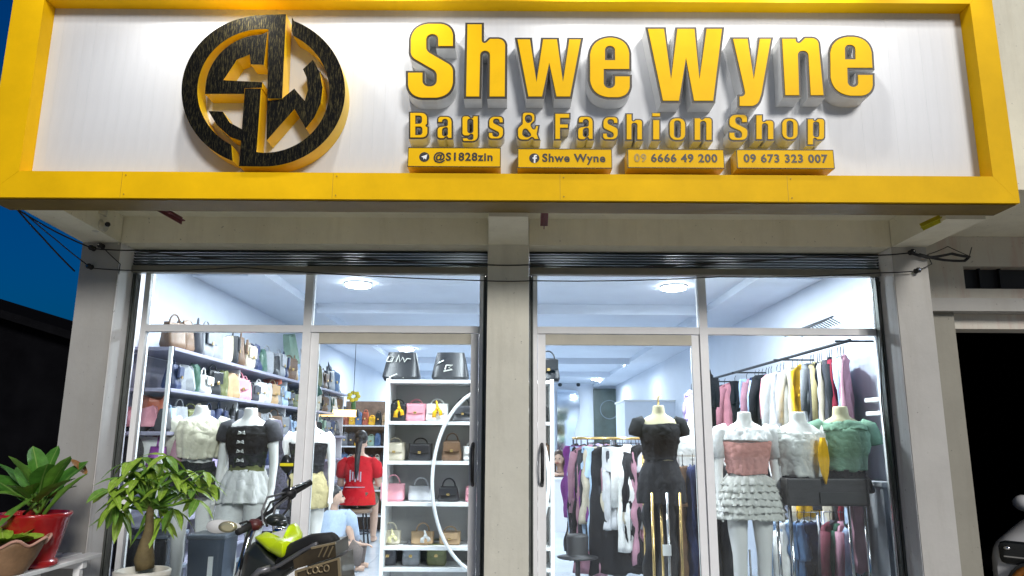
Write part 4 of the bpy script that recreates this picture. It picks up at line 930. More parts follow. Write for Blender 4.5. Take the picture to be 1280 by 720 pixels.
# person in red, seated on a stool, back to the street
PX = at(448, 600, 9.6); px_, py_ = PX.x, 9.6
t = thing('person', 'person in a red printed shirt with a dark ponytail, back to the street', 'person', (px_, py_, FL))
mb = MB(); Z = .52
mb.rings([ellipse(Z, .19, .14, 0), ellipse(Z + .12, .175, .13, 0), ellipse(Z + .25, .150, .11, .01), ellipse(Z + .40, .175, .12, .02), ellipse(Z + .50, .19, .11, .02), ellipse(Z + .555, .13, .08, .02), ellipse(Z + .60, .055, .055, .02), ellipse(Z + .68, .05, .052, .025)])
hc = (0, .045, Z + .76); head(mb, hc, (.15, 1, -.25))
for s in (-1, 1):
    mb.tube([(s * .15, .02, Z + .51), (s * .205, .02, Z + .45), (s * .245, .09, Z + .22), (s * .20, .30, Z + .20)], [.06, .058, .045, .032], 12); hand(mb, (s * .20, .31, Z + .20), (-s * .3, 1, .05), side=s)
    mb.tube([(s * .09, 0, Z + .02), (s * .12, .30, Z + .02), (s * .13, .44, Z - .0), (s * .14, .42, .28), (s * .14, .40, .07)], [.095, .08, .06, .052, .038], 12); mb.tube([(s * .14, .39, .04), (s * .15, .52, .03)], [.038, .03], 10)
mesh_obj('body', remesh(mb, .010, 3), M_skin, t); face_bits(t, hc, (.15, 1, -.25))
def shirt(t, Z, m, arms, top=.56, bot=-.02, cy=.02):
    mb = MB(); rr = []
    for dz, rx, ry in ((bot, .232, .182), (.12, .205, .158), (.25, .168, .128), (.40, .192, .138), (.49, .206, .128), (.545, .155, .10), (top + .01, .085, .075)): rr.append(ellipse(Z + dz, rx, ry, cy * min(1, dz * 4 if dz > 0 else 0), 36, .004, 9, dz * 8))
    mb.rings(rr, caps=False)
    for s in (-1, 1): mb.tube([(s * .14, .02, Z + .505), (s * .21, .02, Z + .45), (s * .236, .06, Z + .32)] if arms != 'long' else [(s * .14, .02, Z + .505), (s * .21, .02, Z + .45), (s * .245, .09, Z + .22), (s * .22, .20, Z + .21)], [.075, .078, .07, .055][:3 if arms != 'long' else 4], 14)
    crumple(mb.build('shirt', m, t, True), .010, 14, 1, 1)
shirt(t, Z, fab((.62, .012, .02)), 'short')
mb = MB()
for q in range(5): mb.box(-.085 + q * .032, -.068 + q * .032, -.148, -.138, Z + .26 + .02 * (q % 2), Z + .40 - .02 * (q % 3))
mb.build('back_print', mat('print_pale', (.55, .45, .5), .7), t)
B('back_stripe', mat('print_pale', (.55, .45, .5), .7), t, (-.13, .11, -.152, -.142, Z + .19, Z + .20), world=False)
mb = MB(); mb.ball((0, .035, Z + .79), .088, .098, .105, n=18); mb.tube([(0, -.05, Z + .78), (.005, -.10, Z + .70), (.0, -.135, Z + .56), (.005, -.16, Z + .40), (0, -.158, Z + .30)], [.045, .04, .035, .028, .012], 12); mb.build('hair', M_hair, t, True)
mb = MB(); mb.rings([ellipse(Z - .03, .21, .165, .03), ellipse(Z + .06, .205, .155, .01), ellipse(Z + .13, .185, .14, 0)])
for s in (-1, 1): mb.tube([(s * .09, 0, Z + .02), (s * .12, .30, Z + .02)], [.112, .095], 16)
mb.build('shorts', fab((.13, .10, .07)), t, True)
st = thing('stool', 'black stool with thin legs and a padded seat under the red shirted person', 'stool', (px_, py_, FL))
MB().lathe([(.17, .40), (.19, .415), (.18, .445), (.05, .455)], n=24).build('seat', mat('seat_brown', (.25, .16, .10), .5), st, True)
for a in (45, 135, 225, 315): MB().tube([(.13 * math.cos(R(a)), .13 * math.sin(R(a)), .41), (.19 * math.cos(R(a)), .19 * math.sin(R(a)), 0)], .011, 8).build('leg', M_dark, st, True)
MB().tube([(.165 * math.cos(k * math.pi / 12), .165 * math.sin(k * math.pi / 12), .16) for k in range(24)], .007, 6, closed=True).build('foot_ring', M_dark, st, True)
# seated person in pale blue, lower, facing right
q = at(424, 622, 7.9)
t = thing('person', 'person with black hair in a pale blue shirt sitting low beside the red shirted person', 'person', (q.x, 7.9, FL))
t.scale = (.84, .84, .9); t.location.x -= .05; Z = .10
mb = MB(); mb.rings([ellipse(Z, .17, .13), ellipse(Z + .15, .155, .12), ellipse(Z + .3, .15, .105), ellipse(Z + .45, .165, .10), ellipse(Z + .51, .11, .07), ellipse(Z + .55, .05, .05), ellipse(Z + .62, .045, .048)])
hc = (.02, 0, Z + .70); head(mb, hc, (1, .2, -.15))
for s in (-1, 1):
    mb.tube([(s * .13, .0, Z + .46), (s * .18, .02, Z + .40), (s * .20 + .05, -.03, Z + .2), (s * .12 + .22, .02, Z + .17)], [.052, .052, .04, .03], 12); hand(mb, (s * .12 + .22, .02, Z + .17), (1, .2, 0), side=s)
    mb.tube([(s * .08, 0, Z + .03), (.22, s * .12, Z + .16), (.34, s * .12, Z + .12), (.33, s * .12, .08)], [.09, .075, .055, .036], 12); mb.tube([(.32, s * .12, .045), (.43, s * .12, .035)], [.036, .028], 10)
mesh_obj('body', remesh(mb, .010, 3), M_skin, t); face_bits(t, hc, (1, .2, -.15)); shirt(t, Z, fab((.50, .60, .74)), 'long', .54)
MB().ball((.0, .0, Z + .725), .088, .095, .10, n=18).tube([(-.06, 0, Z + .74), (-.10, -.01, Z + .60), (-.09, -.04, Z + .46)], [.06, .06, .03], 12).build('hair', M_hair, t, True)
MB().tube([(-.08, 0, Z + .03), (.24, -.12, Z + .17)], [.105, .09], 14).tube([(.08, 0, Z + .03), (.24, .12, Z + .17)], [.105, .09], 14).tube([(.24, -.12, Z + .17), (.34, -.12, Z + .12), (.33, -.12, .07)], [.085, .07, .05], 12).tube([(.24, .12, Z + .17), (.34, .12, Z + .12), (.33, .12, .07)], [.085, .07, .05], 12).build('trousers', fab((.20, .16, .14)), t, True)
# woman behind the white counter
cyy = 11.2
a, b = at(688, 640, cyy).x, at(780, 640, cyy).x; zc = at(705, 598, cyy).z
t = thing('counter', 'plain white till counter far back in the shop behind the round rack', 'counter', ((a + b) / 2, cyy, FL))
B('front_panel', M_shelfw, t, (a, b, cyy, cyy + .03, FL, zc - .03)); B('worktop', M_shelfw, t, (a - .02, b + .02, cyy - .03, cyy + .5, zc - .03, zc), bev=.006); B('side_panel', M_shelfw, t, (a, a + .03, cyy + .031, cyy + .48, FL, zc - .031)); B('side_panel', M_shelfw, t, (b - .03, b, cyy + .031, cyy + .48, FL, zc - .031))
q = at(700, 572, 11.75)
t = thing('person', 'woman with long brown hair sitting behind the white counter resting her arms on it', 'person', (q.x, 11.75, FL))
Z = q.z - FL - .76
mb = MB(); mb.rings([ellipse(Z, .17, .13), ellipse(Z + .15, .15, .11), ellipse(Z + .3, .145, .10), ellipse(Z + .45, .165, .10), ellipse(Z + .52, .11, .07), ellipse(Z + .57, .048, .05), ellipse(Z + .65, .045, .048)])
hc = (-.02, -.03, Z + .74); head(mb, hc, (-.3, -1, -.1)); zt_ = zc - FL
for s in (-1, 1):
    mb.tube([(s * .13, .0, Z + .47), (s * .19, -.02, Z + .40), (s * .20, -.15, zt_ + .05), (s * .06, -.28, zt_ + .04)], [.05, .05, .038, .028], 12); hand(mb, (s * .06, -.28, zt_ + .045), (-s * .6, -.7, 0), side=s)
    mb.tube([(s * .08, 0, Z + .02), (s * .10, -.30, Z + .0), (s * .10, -.42, Z - .03), (s * .10, -.36, .07)], [.09, .075, .055, .036], 12); mb.tube([(s * .10, -.36, .045), (s * .10, -.46, .035)], [.036, .028], 10)
mesh_obj('body', remesh(mb, .010, 3), M_skin, t); face_bits(t, hc, (-.3, -1, -.1))
mb = MB(); mb.rings([ellipse(Z + dz, rx, ry, 0, 36, .003) for dz, rx, ry in ((-.02, .185, .145), (.15, .165, .125), (.3, .16, .115), (.44, .182, .115), (.50, .14, .09), (.545, .075, .065))], caps=False)
for s in (-1, 1): mb.tube([(s * .12, .0, Z + .47), (s * .19, -.02, Z + .40), (s * .20, -.15, zt_ + .06)], [.06, .064, .05], 12)
mb.build('blouse', fab((.06, .02, .02)), t, True)
MB().ball((-.012, .0, Z + .785), .096, .100, .100, n=18).tube([(.065, -.02, Z + .79), (.095, -.03, Z + .66), (.11, -.09, Z + .42)], [.05, .06, .045], 12).tube([(-.09, -.02, Z + .79), (-.115, -.03, Z + .66), (-.11, -.09, Z + .44)], [.045, .055, .045], 12).build('hair', mat('brown_hair', (.06, .03, .018), .45, 0, .4, 40), t, True)

# ---- things at the back
q0, q1 = at(743, 485, 17.9), at(793, 600, 17.9)
t = thing('wall_poster', 'dark grey green poster panel on the far back wall with a faint ring drawing', 'poster', (q0.x, 18.17, q1.z))
B('panel', mat('poster_dark', (.06, .085, .08), .35, 0, .6, 3), t, (q0.x, q1.x + .0, 18.13, 18.19, q1.z, q0.z))
c = at(762, 512, 18.1); MB().tube([(c.x + .22 * math.cos(a), 18.125, c.z + .22 * math.sin(a)) for a in [2 * math.pi * k / 24 for k in range(24)]], .012, 5, closed=True).build('ring_drawing', mat('ring_grey', (.2, .25, .3), .4), t, True, world=True)
t = thing('wavy_mirror', 'tall frameless mirror with a wavy edge on the back wall left of the dark poster', 'mirror', at(712, 600, 17.9))
L = []
for k in range(25):
    v = k / 24; q = at(722 + 3.5 * math.sin(v * 9), 488 + 112 * v, 18.0); L.append(Vector((q.x, q.z)))
q = at(697, 600, 18.0); q2 = at(697, 486, 18.0); L += [Vector((q.x, q.z)), Vector((q2.x, q2.z))]
mb = MB(); prism(mb, [L], 18.10, 18.13, back=True); mb.build('mirror_glass', mat('mirror', (.75, .82, .90), .06, 1.0, 0), t, world=True)
for px in (700, 723): MB().ball(at(px, 481, 18.0), .05, n=8).build('clip', M_dark, t, True, world=True)
q0, q1 = at(781, 502, 11.6), at(822, 560, 11.6)
t = thing('white_cabinet', 'white box cabinet standing behind the black dress form', 'cabinet', ((q0.x + q1.x) / 2, 12.0, FL))
B('carcass', M_inner, t, (q0.x, q1.x + .6, 11.6, 12.6, FL, q0.z)); B('top', M_shelfw, t, (q0.x - .02, q1.x + .62, 11.58, 12.6, q0.z + .002, q0.z + .03))
q = at(874, 448, 6.6)
t = thing('air_conditioner', 'slim white upright panel high behind the right door post', 'air conditioner', q); B('casing', M_shelfw, t, (q.x - .03, q.x + .05, 6.5, 6.8, q.z - .12, q.z + .12), bev=.01)
q = at(865, 500, 6.9)
t = garment((q.x, 6.9, q.z + .15), 'dress', .15, .26, 'lilac', 'small lilac dress hung high behind the right door post', 'small pieces hung high')
t = garment((at(886, 480, 6.6).x, 6.6, at(886, 455, 6.6).z), 'shirt', .1, .3, 'black', 'narrow black top hung behind the right mullion', 'small pieces hung high')
# yellow flower hanging, warm glowing tube, cluttered back shelf on the left
q = at(443, 470, 9.9)
t = thing('hanging_flower', 'yellow flower hanging on a thin string above the back shelf', 'flower', q)
MB().tube([(0, 0, .9), (0, 0, -.25)], .004, 5).build('string', M_dark, t)
for k in range(7): MB().ball((.06 * math.cos(k * .9), .03 * math.sin(k * .9), -.27 + .05 * math.sin(k * .9)), .035, .015, .03, n=8).build('petal', mat('petal_yellow', (.85, .70, .05), .6), t, True)
MB().tube([(0, 0, -.3), (.01, 0, -.5)], .03, 8).build('stem_leaf', mat('leaf_dark', (.05, .14, .03), .5), t, True)
a, b = at(397, 516, 9.6), at(446, 517, 9.6)
t = thing('glow_tube', 'warm glowing tube over the back shelf on the left', 'lamp', (a + b) / 2)  # warm streak drawn as an emitting tube
MB().tube([a, b], .045, 12).build('glowing_tube', mat('warm_tube', (.9, .7, .4), .5, 0, 0, emit=(1.0, .62, .25), estr=2.6), t, True, world=True)
MB().tube([a + Vector((-.02, 0, 0)), a], .05, 12).tube([b, b + Vector((.02, 0, 0))], .05, 12).build('end_cap', M_dark, t, True, world=True)
sh = thing('back_shelf', 'dark open back shelf crowded with small colourful goods at the left', 'shelf', (at(440, 600, 11).x, 11.0, FL))
a, b = at(421, 600, 11).x, at(482, 600, 11).x
for z in (.35, .7, 1.02, 1.32, 1.62): B('shelf_board', M_shelfw, sh, (a, b, 11.0, 11.35, z - .02, z))
B('back_board', mat('shelf_back_brown', (.16, .10, .07), .6, 0, .5, 7), sh, (a, b, 11.36, 11.38, FL, 1.98))
B('upright', M_dark, sh, (a - .02, a - .001, 11.0, 11.36, FL, 1.9)); B('upright', M_dark, sh, (b + .001, b + .02, 11.0, 11.36, FL, 1.9))
cc = ['tan', 'brown', 'rust red', 'grey', 'cream', 'charcoal', 'pale green', 'denim blue', 'black', 'beige', 'yellow', 'white', 'mauve']
for j, z in enumerate((.70, 1.02, 1.32, 1.62)):
    for i in range(7):
        c = random.choice(cc); bag((a + .06 + (b - a - .12) * i / 6, 11.12, z + .001), .1, random.uniform(.12, .2), .1, c, '%s item, %s from left on the %s board of the back shelf' % (c, ORD[i], ('lowest', 'lower middle', 'upper middle', 'top')[j]), 'goods on the crowded back shelf', random.choice(['box', 'trap', 'slouch']), cat='bag')
q = at(1106, 600, 5.3); q2 = at(1088, 500, 5.3)
t = thing('side_cabinet', 'pale grey narrow cabinet at the far right edge of the right window', 'cabinet', (2.45, 5.3, FL))
B('carcass', mat('cabinet_pale', (.55, .56, .58), .5), t, (2.41, 2.53, 4.95, 5.6, FL, q.z - .03)); B('top', M_shelfw, t, (2.40, 2.535, 4.94, 5.61, q.z - .029, q.z), bev=.005)
t = thing('wall_ledge', 'short white double ledge on the right wall beside the hanging dresses', 'wall ledge', (2.5, 5.1, q2.z))
for dz in (0, -.09): B('ledge', M_shelfw, t, (2.42, 2.538, 4.92, 5.12, q2.z + dz - .03, q2.z + dz), bev=.005)
# bins, boxes and plates low in the left window
q = at(267, 672, 5.0)
t = thing('bin', 'dark blue grey square bin with a white label between two mannequins', 'bin', (q.x, 5.0, FL))
h = q.z - FL
MB().rings([[(-.09, -.09, 0), (.09, -.09, 0), (.09, .09, 0), (-.09, .09, 0)], [(-.115, -.115, h), (.115, -.115, h), (.115, .115, h), (-.115, .115, h)]]).build('body', mat('bin_slate', (.055, .075, .11), .4), t)
B('rim', mat('bin_rim', (.10, .12, .15), .35), t, (-.125, .125, -.125, .125, h + .001, h + .03), world=False, bev=.008); B('label_plate', M_frame, t, (.02, .05, -.118, -.108, h * .6, h * .85), world=False)
for px, py, w_, c, lab in ((188, 690, .34, 'black', 'black glossy crate stack low behind the leafy tree'), (398, 700, .28, 'charcoal', 'charcoal storage box low behind the left door')):
    q = at(px, py, 5.25); t = thing('storage_box', lab, 'box', (q.x, 5.25, FL)); hh = q.z + .13 - FL
    n_ = 3
    for k in range(n_):
        z0 = k * hh / n_; B('drawer', leather(PAL[c]), t, (-w_ / 2, w_ / 2, -.16, .16, z0 + .004, z0 + hh / n_ - .03), world=False, bev=.01); B('lid', mat('lid_grey', (.12, .14, .18), .3), t, (-w_ / 2 - .01, w_ / 2 + .01, -.17, .17, z0 + hh / n_ - .028, z0 + hh / n_ - .001), world=False, bev=.008)
q = at(332, 640, 5.4)
t = thing('chair', 'dark slatted folding chair between the mannequins in the left window', 'chair', (q.x, 5.5, FL))
for s in (-.14, .14): MB().tube([(s, 0, 0), (s, .05, .95)], .012, 8).build('leg', M_dark, t, True)
for s in (-.14, .14): MB().tube([(s, -.35, 0), (s, -.02, .5)], .012, 8).build('leg', M_dark, t, True)
for z in (.6, .7, .8, .9): B('back_slat', M_dark, t, (-.13, .13, .03, .045, z, z + .05), world=False)
B('seat', M_dark, t, (-.16, .16, -.33, .02, .44, .47), world=False, bev=.01)
# black round hat stool seen through the right door
q = at(722, 690, 6.4)
t = thing('round_stool', 'black round topped stool with a wide disc foot near the round rack', 'stool', (q.x, 6.4, FL))
zz = at(722, 668, 6.4).z - FL
MB().lathe([(.165, zz - .185), (.172, zz - .178), (.10, zz - .165), (.085, zz - .15), (.092, zz - .02), (.075, zz), (.02, zz)], n=32).build('top', M_black, t, True)
MB().tube([(0, 0, 0), (0, 0, zz - .2)], .02, 8).build('post', M_dark, t)
MB().lathe([(.2, .0), (.19, .02), (.02, .03)], n=28).build('foot', M_dark, t, True)
# ================================================================== OUTSIDE
# ---- neighbour on the right: olive wall, vent window, concrete beam, dark garage
YN = 4.86
nb = thing('garage_building', 'olive grey garage wall with a dark opening at the right of the shop', 'building', (XR1 + .02, YN, 0))
jx0, jx1 = XR1 + .002, at(1207, 560, YN).x
zb0, zb1 = at(1220, 392, YN).z, at(1220, 376, YN).z
vx0, vz0, vz1 = at(1206, 350, YN).x, at(1240, 361, YN).z, at(1240, 333, YN).z
B('wall', M_olive, nb, (jx0, vx0, YN, YN + .18, zb1 + .001, ZS - .001)); B('wall', M_olive, nb, (vx0 + .001, 9, YN, YN + .18, vz1, ZS - .001)); B('wall', M_olive, nb, (vx0 + .001, 9, YN, YN + .18, zb1 + .001, vz0))
B('concrete_beam', M_pill, nb, (jx0, 9, YN - .10, YN + .16, zb0, zb1))
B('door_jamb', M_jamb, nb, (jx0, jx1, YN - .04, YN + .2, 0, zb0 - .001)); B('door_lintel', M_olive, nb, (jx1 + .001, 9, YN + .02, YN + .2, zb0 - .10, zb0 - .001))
M_gdark = mat('painted_darkness', (.006, .006, .007), .95, 0, .3, spec=0)  # darkness of the unlit garage and house roof put into the colour
B('vent_pane', M_black, nb, (vx0, 9, YN + .10, YN + .12, vz0, vz1))
for px in (1232, 1258): x = at(px, 348, YN).x; B('vent_bar', M_dark, nb, (x, x + .012, YN + .06, YN + .09, vz0, vz1))
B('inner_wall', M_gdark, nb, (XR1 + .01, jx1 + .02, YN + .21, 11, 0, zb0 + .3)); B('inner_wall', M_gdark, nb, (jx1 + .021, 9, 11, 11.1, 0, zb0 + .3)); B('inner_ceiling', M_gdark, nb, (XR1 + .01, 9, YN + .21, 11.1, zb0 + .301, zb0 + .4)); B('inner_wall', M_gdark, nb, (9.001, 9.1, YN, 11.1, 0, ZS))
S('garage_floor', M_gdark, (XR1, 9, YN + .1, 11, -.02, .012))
# ---- dark house beyond the left edge
hs_ = thing('dark_house', 'unlit dark neighbouring house with a low sloping roof at the left edge', 'house', (-9, 9, 0))
a, b = at(-5, 396, 9), at(92, 426, 9)
x0 = a.x - 9; sl = (a.z - b.z) / (b.x - a.x)
zr = lambda x: b.z + (b.x + .35 - x) * sl
x1 = b.x + .35
M_dkw = mat('wall_painted_unlit', (.005, .005, .006), .95, 0, .35, 3, spec=0)  # near-black colour carries the darkness of the unlit wall
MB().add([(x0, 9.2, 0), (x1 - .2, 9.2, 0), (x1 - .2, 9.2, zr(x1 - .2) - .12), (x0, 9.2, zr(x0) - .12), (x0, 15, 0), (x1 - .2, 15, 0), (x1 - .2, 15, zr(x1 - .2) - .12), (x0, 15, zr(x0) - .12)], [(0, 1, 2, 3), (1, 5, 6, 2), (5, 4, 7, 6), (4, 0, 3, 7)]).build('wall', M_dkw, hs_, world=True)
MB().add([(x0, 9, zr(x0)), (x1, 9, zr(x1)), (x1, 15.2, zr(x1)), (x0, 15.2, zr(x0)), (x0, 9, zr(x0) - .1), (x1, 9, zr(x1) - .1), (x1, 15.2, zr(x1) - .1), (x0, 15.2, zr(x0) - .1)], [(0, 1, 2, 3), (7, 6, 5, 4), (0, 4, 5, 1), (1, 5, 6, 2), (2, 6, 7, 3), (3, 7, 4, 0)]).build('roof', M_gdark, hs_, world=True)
# ---- plant stand and pots
ZT = .78
t = thing('plant_stand', 'white slatted plant stand carrying two pots beside the left pillar', 'plant stand', (-2.8, 3.9, 0))
ex = at(112, 703, 4.3).x
for k in range(7):
    B('slat', M_frame, t, (ex - .085 - .112 * k, ex - .112 * k, 3.15, 4.42, ZT - .022, ZT), bev=.004)
for y in (3.3, 4.25): B('cross_bar', M_frame, t, (ex - .75, ex - .01, y, y + .04, ZT - .06, ZT - .023))
for x in (ex - .70, ex - .06):
    for y in (3.302, 4.252): B('leg', M_frame, t, (x, x + .035, y, y + .035, 0, ZT - .061))
def leafmesh(name, width, seg=7, fold=.25, droop=.25, point=.8, pw=.75):
    mb = MB(); rr = []; vs = []; fs = []
    for i in range(seg + 1):
        v = i / seg; w_ = width * (math.sin(math.pi * min(1, v ** point * .97 + .03)) ** pw) * (1 if v < .999 else 0)
        y = droop * v * v
        for s, zz in ((-1, fold), (-.5, fold * .35), (0, 0), (.5, fold * .35), (1, fold)):
            vs.append((s * w_, -y * 1 + (zz * w_ * .8) + .012 * math.sin(v * 14) * abs(s), v))
    for i in range(seg):
        for k in range(4): q = i * 5 + k; fs.append((q, q + 1, q + 6, q + 5))
    me = bpy.data.meshes.new(name); me.from_pydata(vs, [], fs); me.polygons.foreach_set('use_smooth', [True] * len(fs)); return me
def leaf_material(name, c, vein, rough=.35):
    m = mat(name, c, .5, 0, .4, 5, .2, 30, spec=.35); nt = m.node_tree; p = nt.nodes['Principled BSDF']
    tc = [x for x in nt.nodes if x.type == 'TEX_COORD'][0]; sx = nt.nodes.new('ShaderNodeSeparateXYZ'); nt.links.new(tc.outputs['Object'], sx.inputs[0])
    ab = nt.nodes.new('ShaderNodeMath'); ab.operation = 'ABSOLUTE'; nt.links.new(sx.outputs['X'], ab.inputs[0])
    mr = nt.nodes.new('ShaderNodeMapRange'); mr.inputs[1].default_value = 0; mr.inputs[2].default_value = .022; mr.inputs[3].default_value = .7; mr.inputs[4].default_value = 0; nt.links.new(ab.outputs[0], mr.inputs[0])
    mx = nt.nodes.new('ShaderNodeMix'); mx.data_type = 'RGBA'; nt.links.new(mr.outputs[0], mx.inputs['Factor'])
    A = [i for i in mx.inputs if i.type == 'RGBA']; src = p.inputs['Base Color'].links[0].from_socket
    nt.links.new(src, A[0]); A[1].default_value = (*vein, 1); nt.links.new([o for o in mx.outputs if o.type == 'RGBA'][0], p.inputs['Base Color'])
    p.inputs['Subsurface Weight'].default_value = 0.0
    return m
def leafM(base, tip, size=1.0, roll=0.0):
    d = Vector(tip) - Vector(base); L = d.length; z = d.normalized()
    x = z.cross(Vector((0, 0, 1)));  x = x.normalized() if x.length > .05 else Vector((1, 0, 0))
    y = z.cross(x)
    if y.z < 0: x, y = -x, -y      # upper side faces up
    x, y = x * math.cos(roll) + y * math.sin(roll), y * math.cos(roll) - x * math.sin(roll)
    return Matrix(((x.x * L * size, y.x * L, z.x * L, base[0]), (x.y * L * size, y.y * L, z.y * L, base[1]), (x.z * L * size, y.z * L, z.z * L, base[2]), (0, 0, 0, 1)))
M_leafA = leaf_material('leaf_broad_green', (.07, .21, .025), (.30, .42, .12)); M_leafB = leaf_material('leaf_lime_green', (.26, .42, .04), (.45, .55, .14)); M_leafC = leaf_material('leaf_mid_green', (.13, .28, .035), (.32, .45, .10))
# broad leaved plant in the red pot
pc = at(36, 700, 3.95); pc.z = ZT
M_redpot = mat('pot_red_glaze', (.40, .012, .015), .22, 0, .25, 9, .04, 40, coat=.5)
t = thing('potted_plant', 'broad leaved green plant in a glossy red pot on the white slatted stand', 'potted plant', pc)
MB().lathe([(.125, .0), (.132, .012), (.125, .03), (.112, .035), (.135, .12), (.160, .235), (.172, .25), (.168, .262), (.155, .262), (.15, .24)], n=36).build('pot', M_redpot, t, True)
MB().lathe([(.0005, .236), (.15, .24)], n=24, caps=False).build('soil', mat('soil', (.03, .02, .015), .95, 0, .4, 20, .5, 40), t)
lm = leafmesh('leaf', .27, 9, .3, .18, 1.25, .55); lm.materials.append(M_leafA)
lm2 = lm.copy(); lm2.materials[0] = M_leafC
tips = [(20, 566, -.05), (46, 556, .0), (66, 556, .05), (80, 566, -.06), (102, 572, .08), (-14, 585, .05), (-8, 610, -.1), (30, 575, .12), (56, 575, -.14), (88, 590, -.1), (4, 570, .1), (74, 600, .16), (38, 600, -.2), (14, 600, -.16), (92, 602, .02), (60, 590, .0)]
base = pc + Vector((0, 0, .27))
for k, (px, py, dy) in enumerate(tips):
    tp_ = at(px, py, 3.95 + dy); b_ = base + Vector((random.uniform(-.04, .04), random.uniform(-.04, .04), random.uniform(-.02, .06)))
    b2 = b_ + (tp_ - b_) * .28
    MB().tube([b_ - wloc[t], b2 - wloc[t]], .007, 6).build('leaf_stalk', M_leafC, t, True)
    o = inst('leaf', lm if k % 3 else lm2, t, Matrix.Translation(-pc) @ leafM(b2, tp_, random.uniform(.8, 1.1), random.uniform(-.4, .4)))
tp_ = at(-6, 652, 3.72); inst('leaf', lm2, t, Matrix.Translation(-pc) @ leafM(at(44, 622, 3.88), tp_, 1.0, .2))
ml_d = mat('dry_leaf', (.30, .14, .04), .7, 0, .4, 6); lm3 = lm.copy(); lm3.materials[0] = ml_d
inst('leaf', lm3, t, Matrix.Translation(-pc) @ leafM(at(88, 575, 4.05), at(110, 590, 4.05), .9, .3), 'dry brown leaf')
inst('leaf', lm2, t, Matrix.Translation(-pc) @ leafM(at(52, 650, 3.9), at(98, 584, 3.85), .22, .3), 'long narrow leaf')
# clay bowl
bc = at(4, 700, 3.72); bc.z = ZT
t = thing('clay_bowl', 'brown scalloped clay bowl of lime green leaves in front of the red pot', 'clay bowl', bc)
prof = [(.09, 0), (.10, .01), (.135, .07), (.155, .12), (.175, .15)]
rr = []
for r_, z in prof + [(.165, .148), (.145, .115)]:
    w_ = max(0, (z - .07) / .08)
    rr.append([((r_ + .012 * w_ * math.cos(8 * a)) * math.cos(a), (r_ + .012 * w_ * math.cos(8 * a)) * math.sin(a), z + .016 * w_ * math.cos(8 * a)) for a in [2 * math.pi * k / 48 for k in range(48)]])
MB().rings(rr).build('bowl', mat('clay_brown', (.26, .15, .075), .6, 0, .4, 10, .3, 30), t, True)
MB().tube([((.176 + .012 * math.cos(8 * a)) * math.cos(a), (.176 + .012 * math.cos(8 * a)) * math.sin(a), .152 + .016 * math.cos(8 * a)) for a in [2 * math.pi * k / 64 for k in range(64)]], .007, 6, closed=True).build('rim', mat('clay_pink', (.55, .30, .22), .6, 0, .2, 10), t, True)
lmb = leafmesh('leaf', .33, 6, .2, .3); lmb.materials.append(M_leafB)
for k in range(22):
    a = k * 2.4; r_ = random.uniform(.08, .155); inst('leaf', lmb, t, leafM((.3 * r_ * math.cos(a), .3 * r_ * math.sin(a), .14), (r_ * math.cos(a), r_ * math.sin(a), .17 + random.random() * .06), 1.1, random.uniform(-.5, .5)))
# money tree in the cream pot
mc = at(178, 712, 3.85); ptz = mc.z
t = thing('potted_tree', 'small money tree with lime green leaves in a cream pot before the left window', 'potted tree', (mc.x, mc.y, ptz - .24))
o3 = wloc[t]
MB().lathe([(.085, 0), (.09, .01), (.118, .20), (.130, .205), (.132, .235), (.124, .24), (.112, .238), (.108, .20)], n=36).build('pot', mat('pot_cream', (.72, .69, .60), .5, 0, .15, 6, .1), t, True)
MB().lathe([(.0005, .205), (.11, .205)], n=24, caps=False).build('soil', _mats['soil'], t)
pts = [at(*q) for q in ((181, 712, 3.85), (180, 698, 3.85), (182, 682, 3.85), (186, 662, 3.85), (187, 645, 3.85), (188, 632, 3.86))]
MB().tube([p - o3 for p in pts], [.042, .047, .034, .022, .018, .016], 14).build('trunk', mat('bark_olive', (.16, .12, .05), .8, 0, .45, 14, .6, 30), t, True)
lmm = leafmesh('leaf', .17, 6, .25, .35); lmm.materials.append(M_leafB); lmm2 = lmm.copy(); lmm2.materials[0] = M_leafC
cl = [(150, 598), (136, 612), (160, 578), (178, 572), (196, 580), (214, 592), (232, 588), (250, 598), (262, 606), (240, 612), (222, 615), (205, 608), (188, 600), (170, 600), (155, 622), (176, 622), (200, 628), (216, 636), (150, 640), (246, 625), (166, 590), (226, 600), (186, 588), (143, 628), (208, 570), (196, 648), (160, 610), (256, 590)]
nl = 0
mbr = MB()
for k, (px, py) in enumerate(cl):
    Y = 3.85 + random.uniform(-.14, .16); c = at(px, py, Y)
    st_ = pts[-1] + Vector((0, 0, random.uniform(-.03, .0))); mid = (st_ + c) / 2 + Vector((0, 0, -.01 if k % 2 else .03))
    mbr = MB(); mbr.tube([p - o3 for p in (st_, mid, c)], [.010, .006, .004], 6); mbr.build('branch', M_leafC, t, True)
    n_ = random.choice((5, 6, 6)); tilt = random.uniform(-.3, .3); a0 = random.random() * 6
    for q in range(n_):
        a = a0 + 2 * math.pi * q / n_; L = random.uniform(.10, .15)
        d = Vector((math.cos(a), math.sin(a) * .9, tilt * math.cos(a) - .35 + .35 * random.random())).normalized() * L
        if py > 625: d.z -= .05
        inst('leaf', lmm if (k + q) % 3 else lmm2, t, Matrix.Translation(-o3) @ leafM(c, c + d, random.uniform(.8, 1.1), random.uniform(-.3, .3))); nl += 1
pd = thing('plant_pedestal', 'grey concrete pedestal under the cream pot', 'pedestal', (mc.x, mc.y, 0))
MB().lathe([(.14, 0), (.14, .03), (.09, .06), (.09, ptz - .30), (.13, ptz - .27), (.13, ptz - .242)], n=28).build('column', M_pill, pd, 'auto')

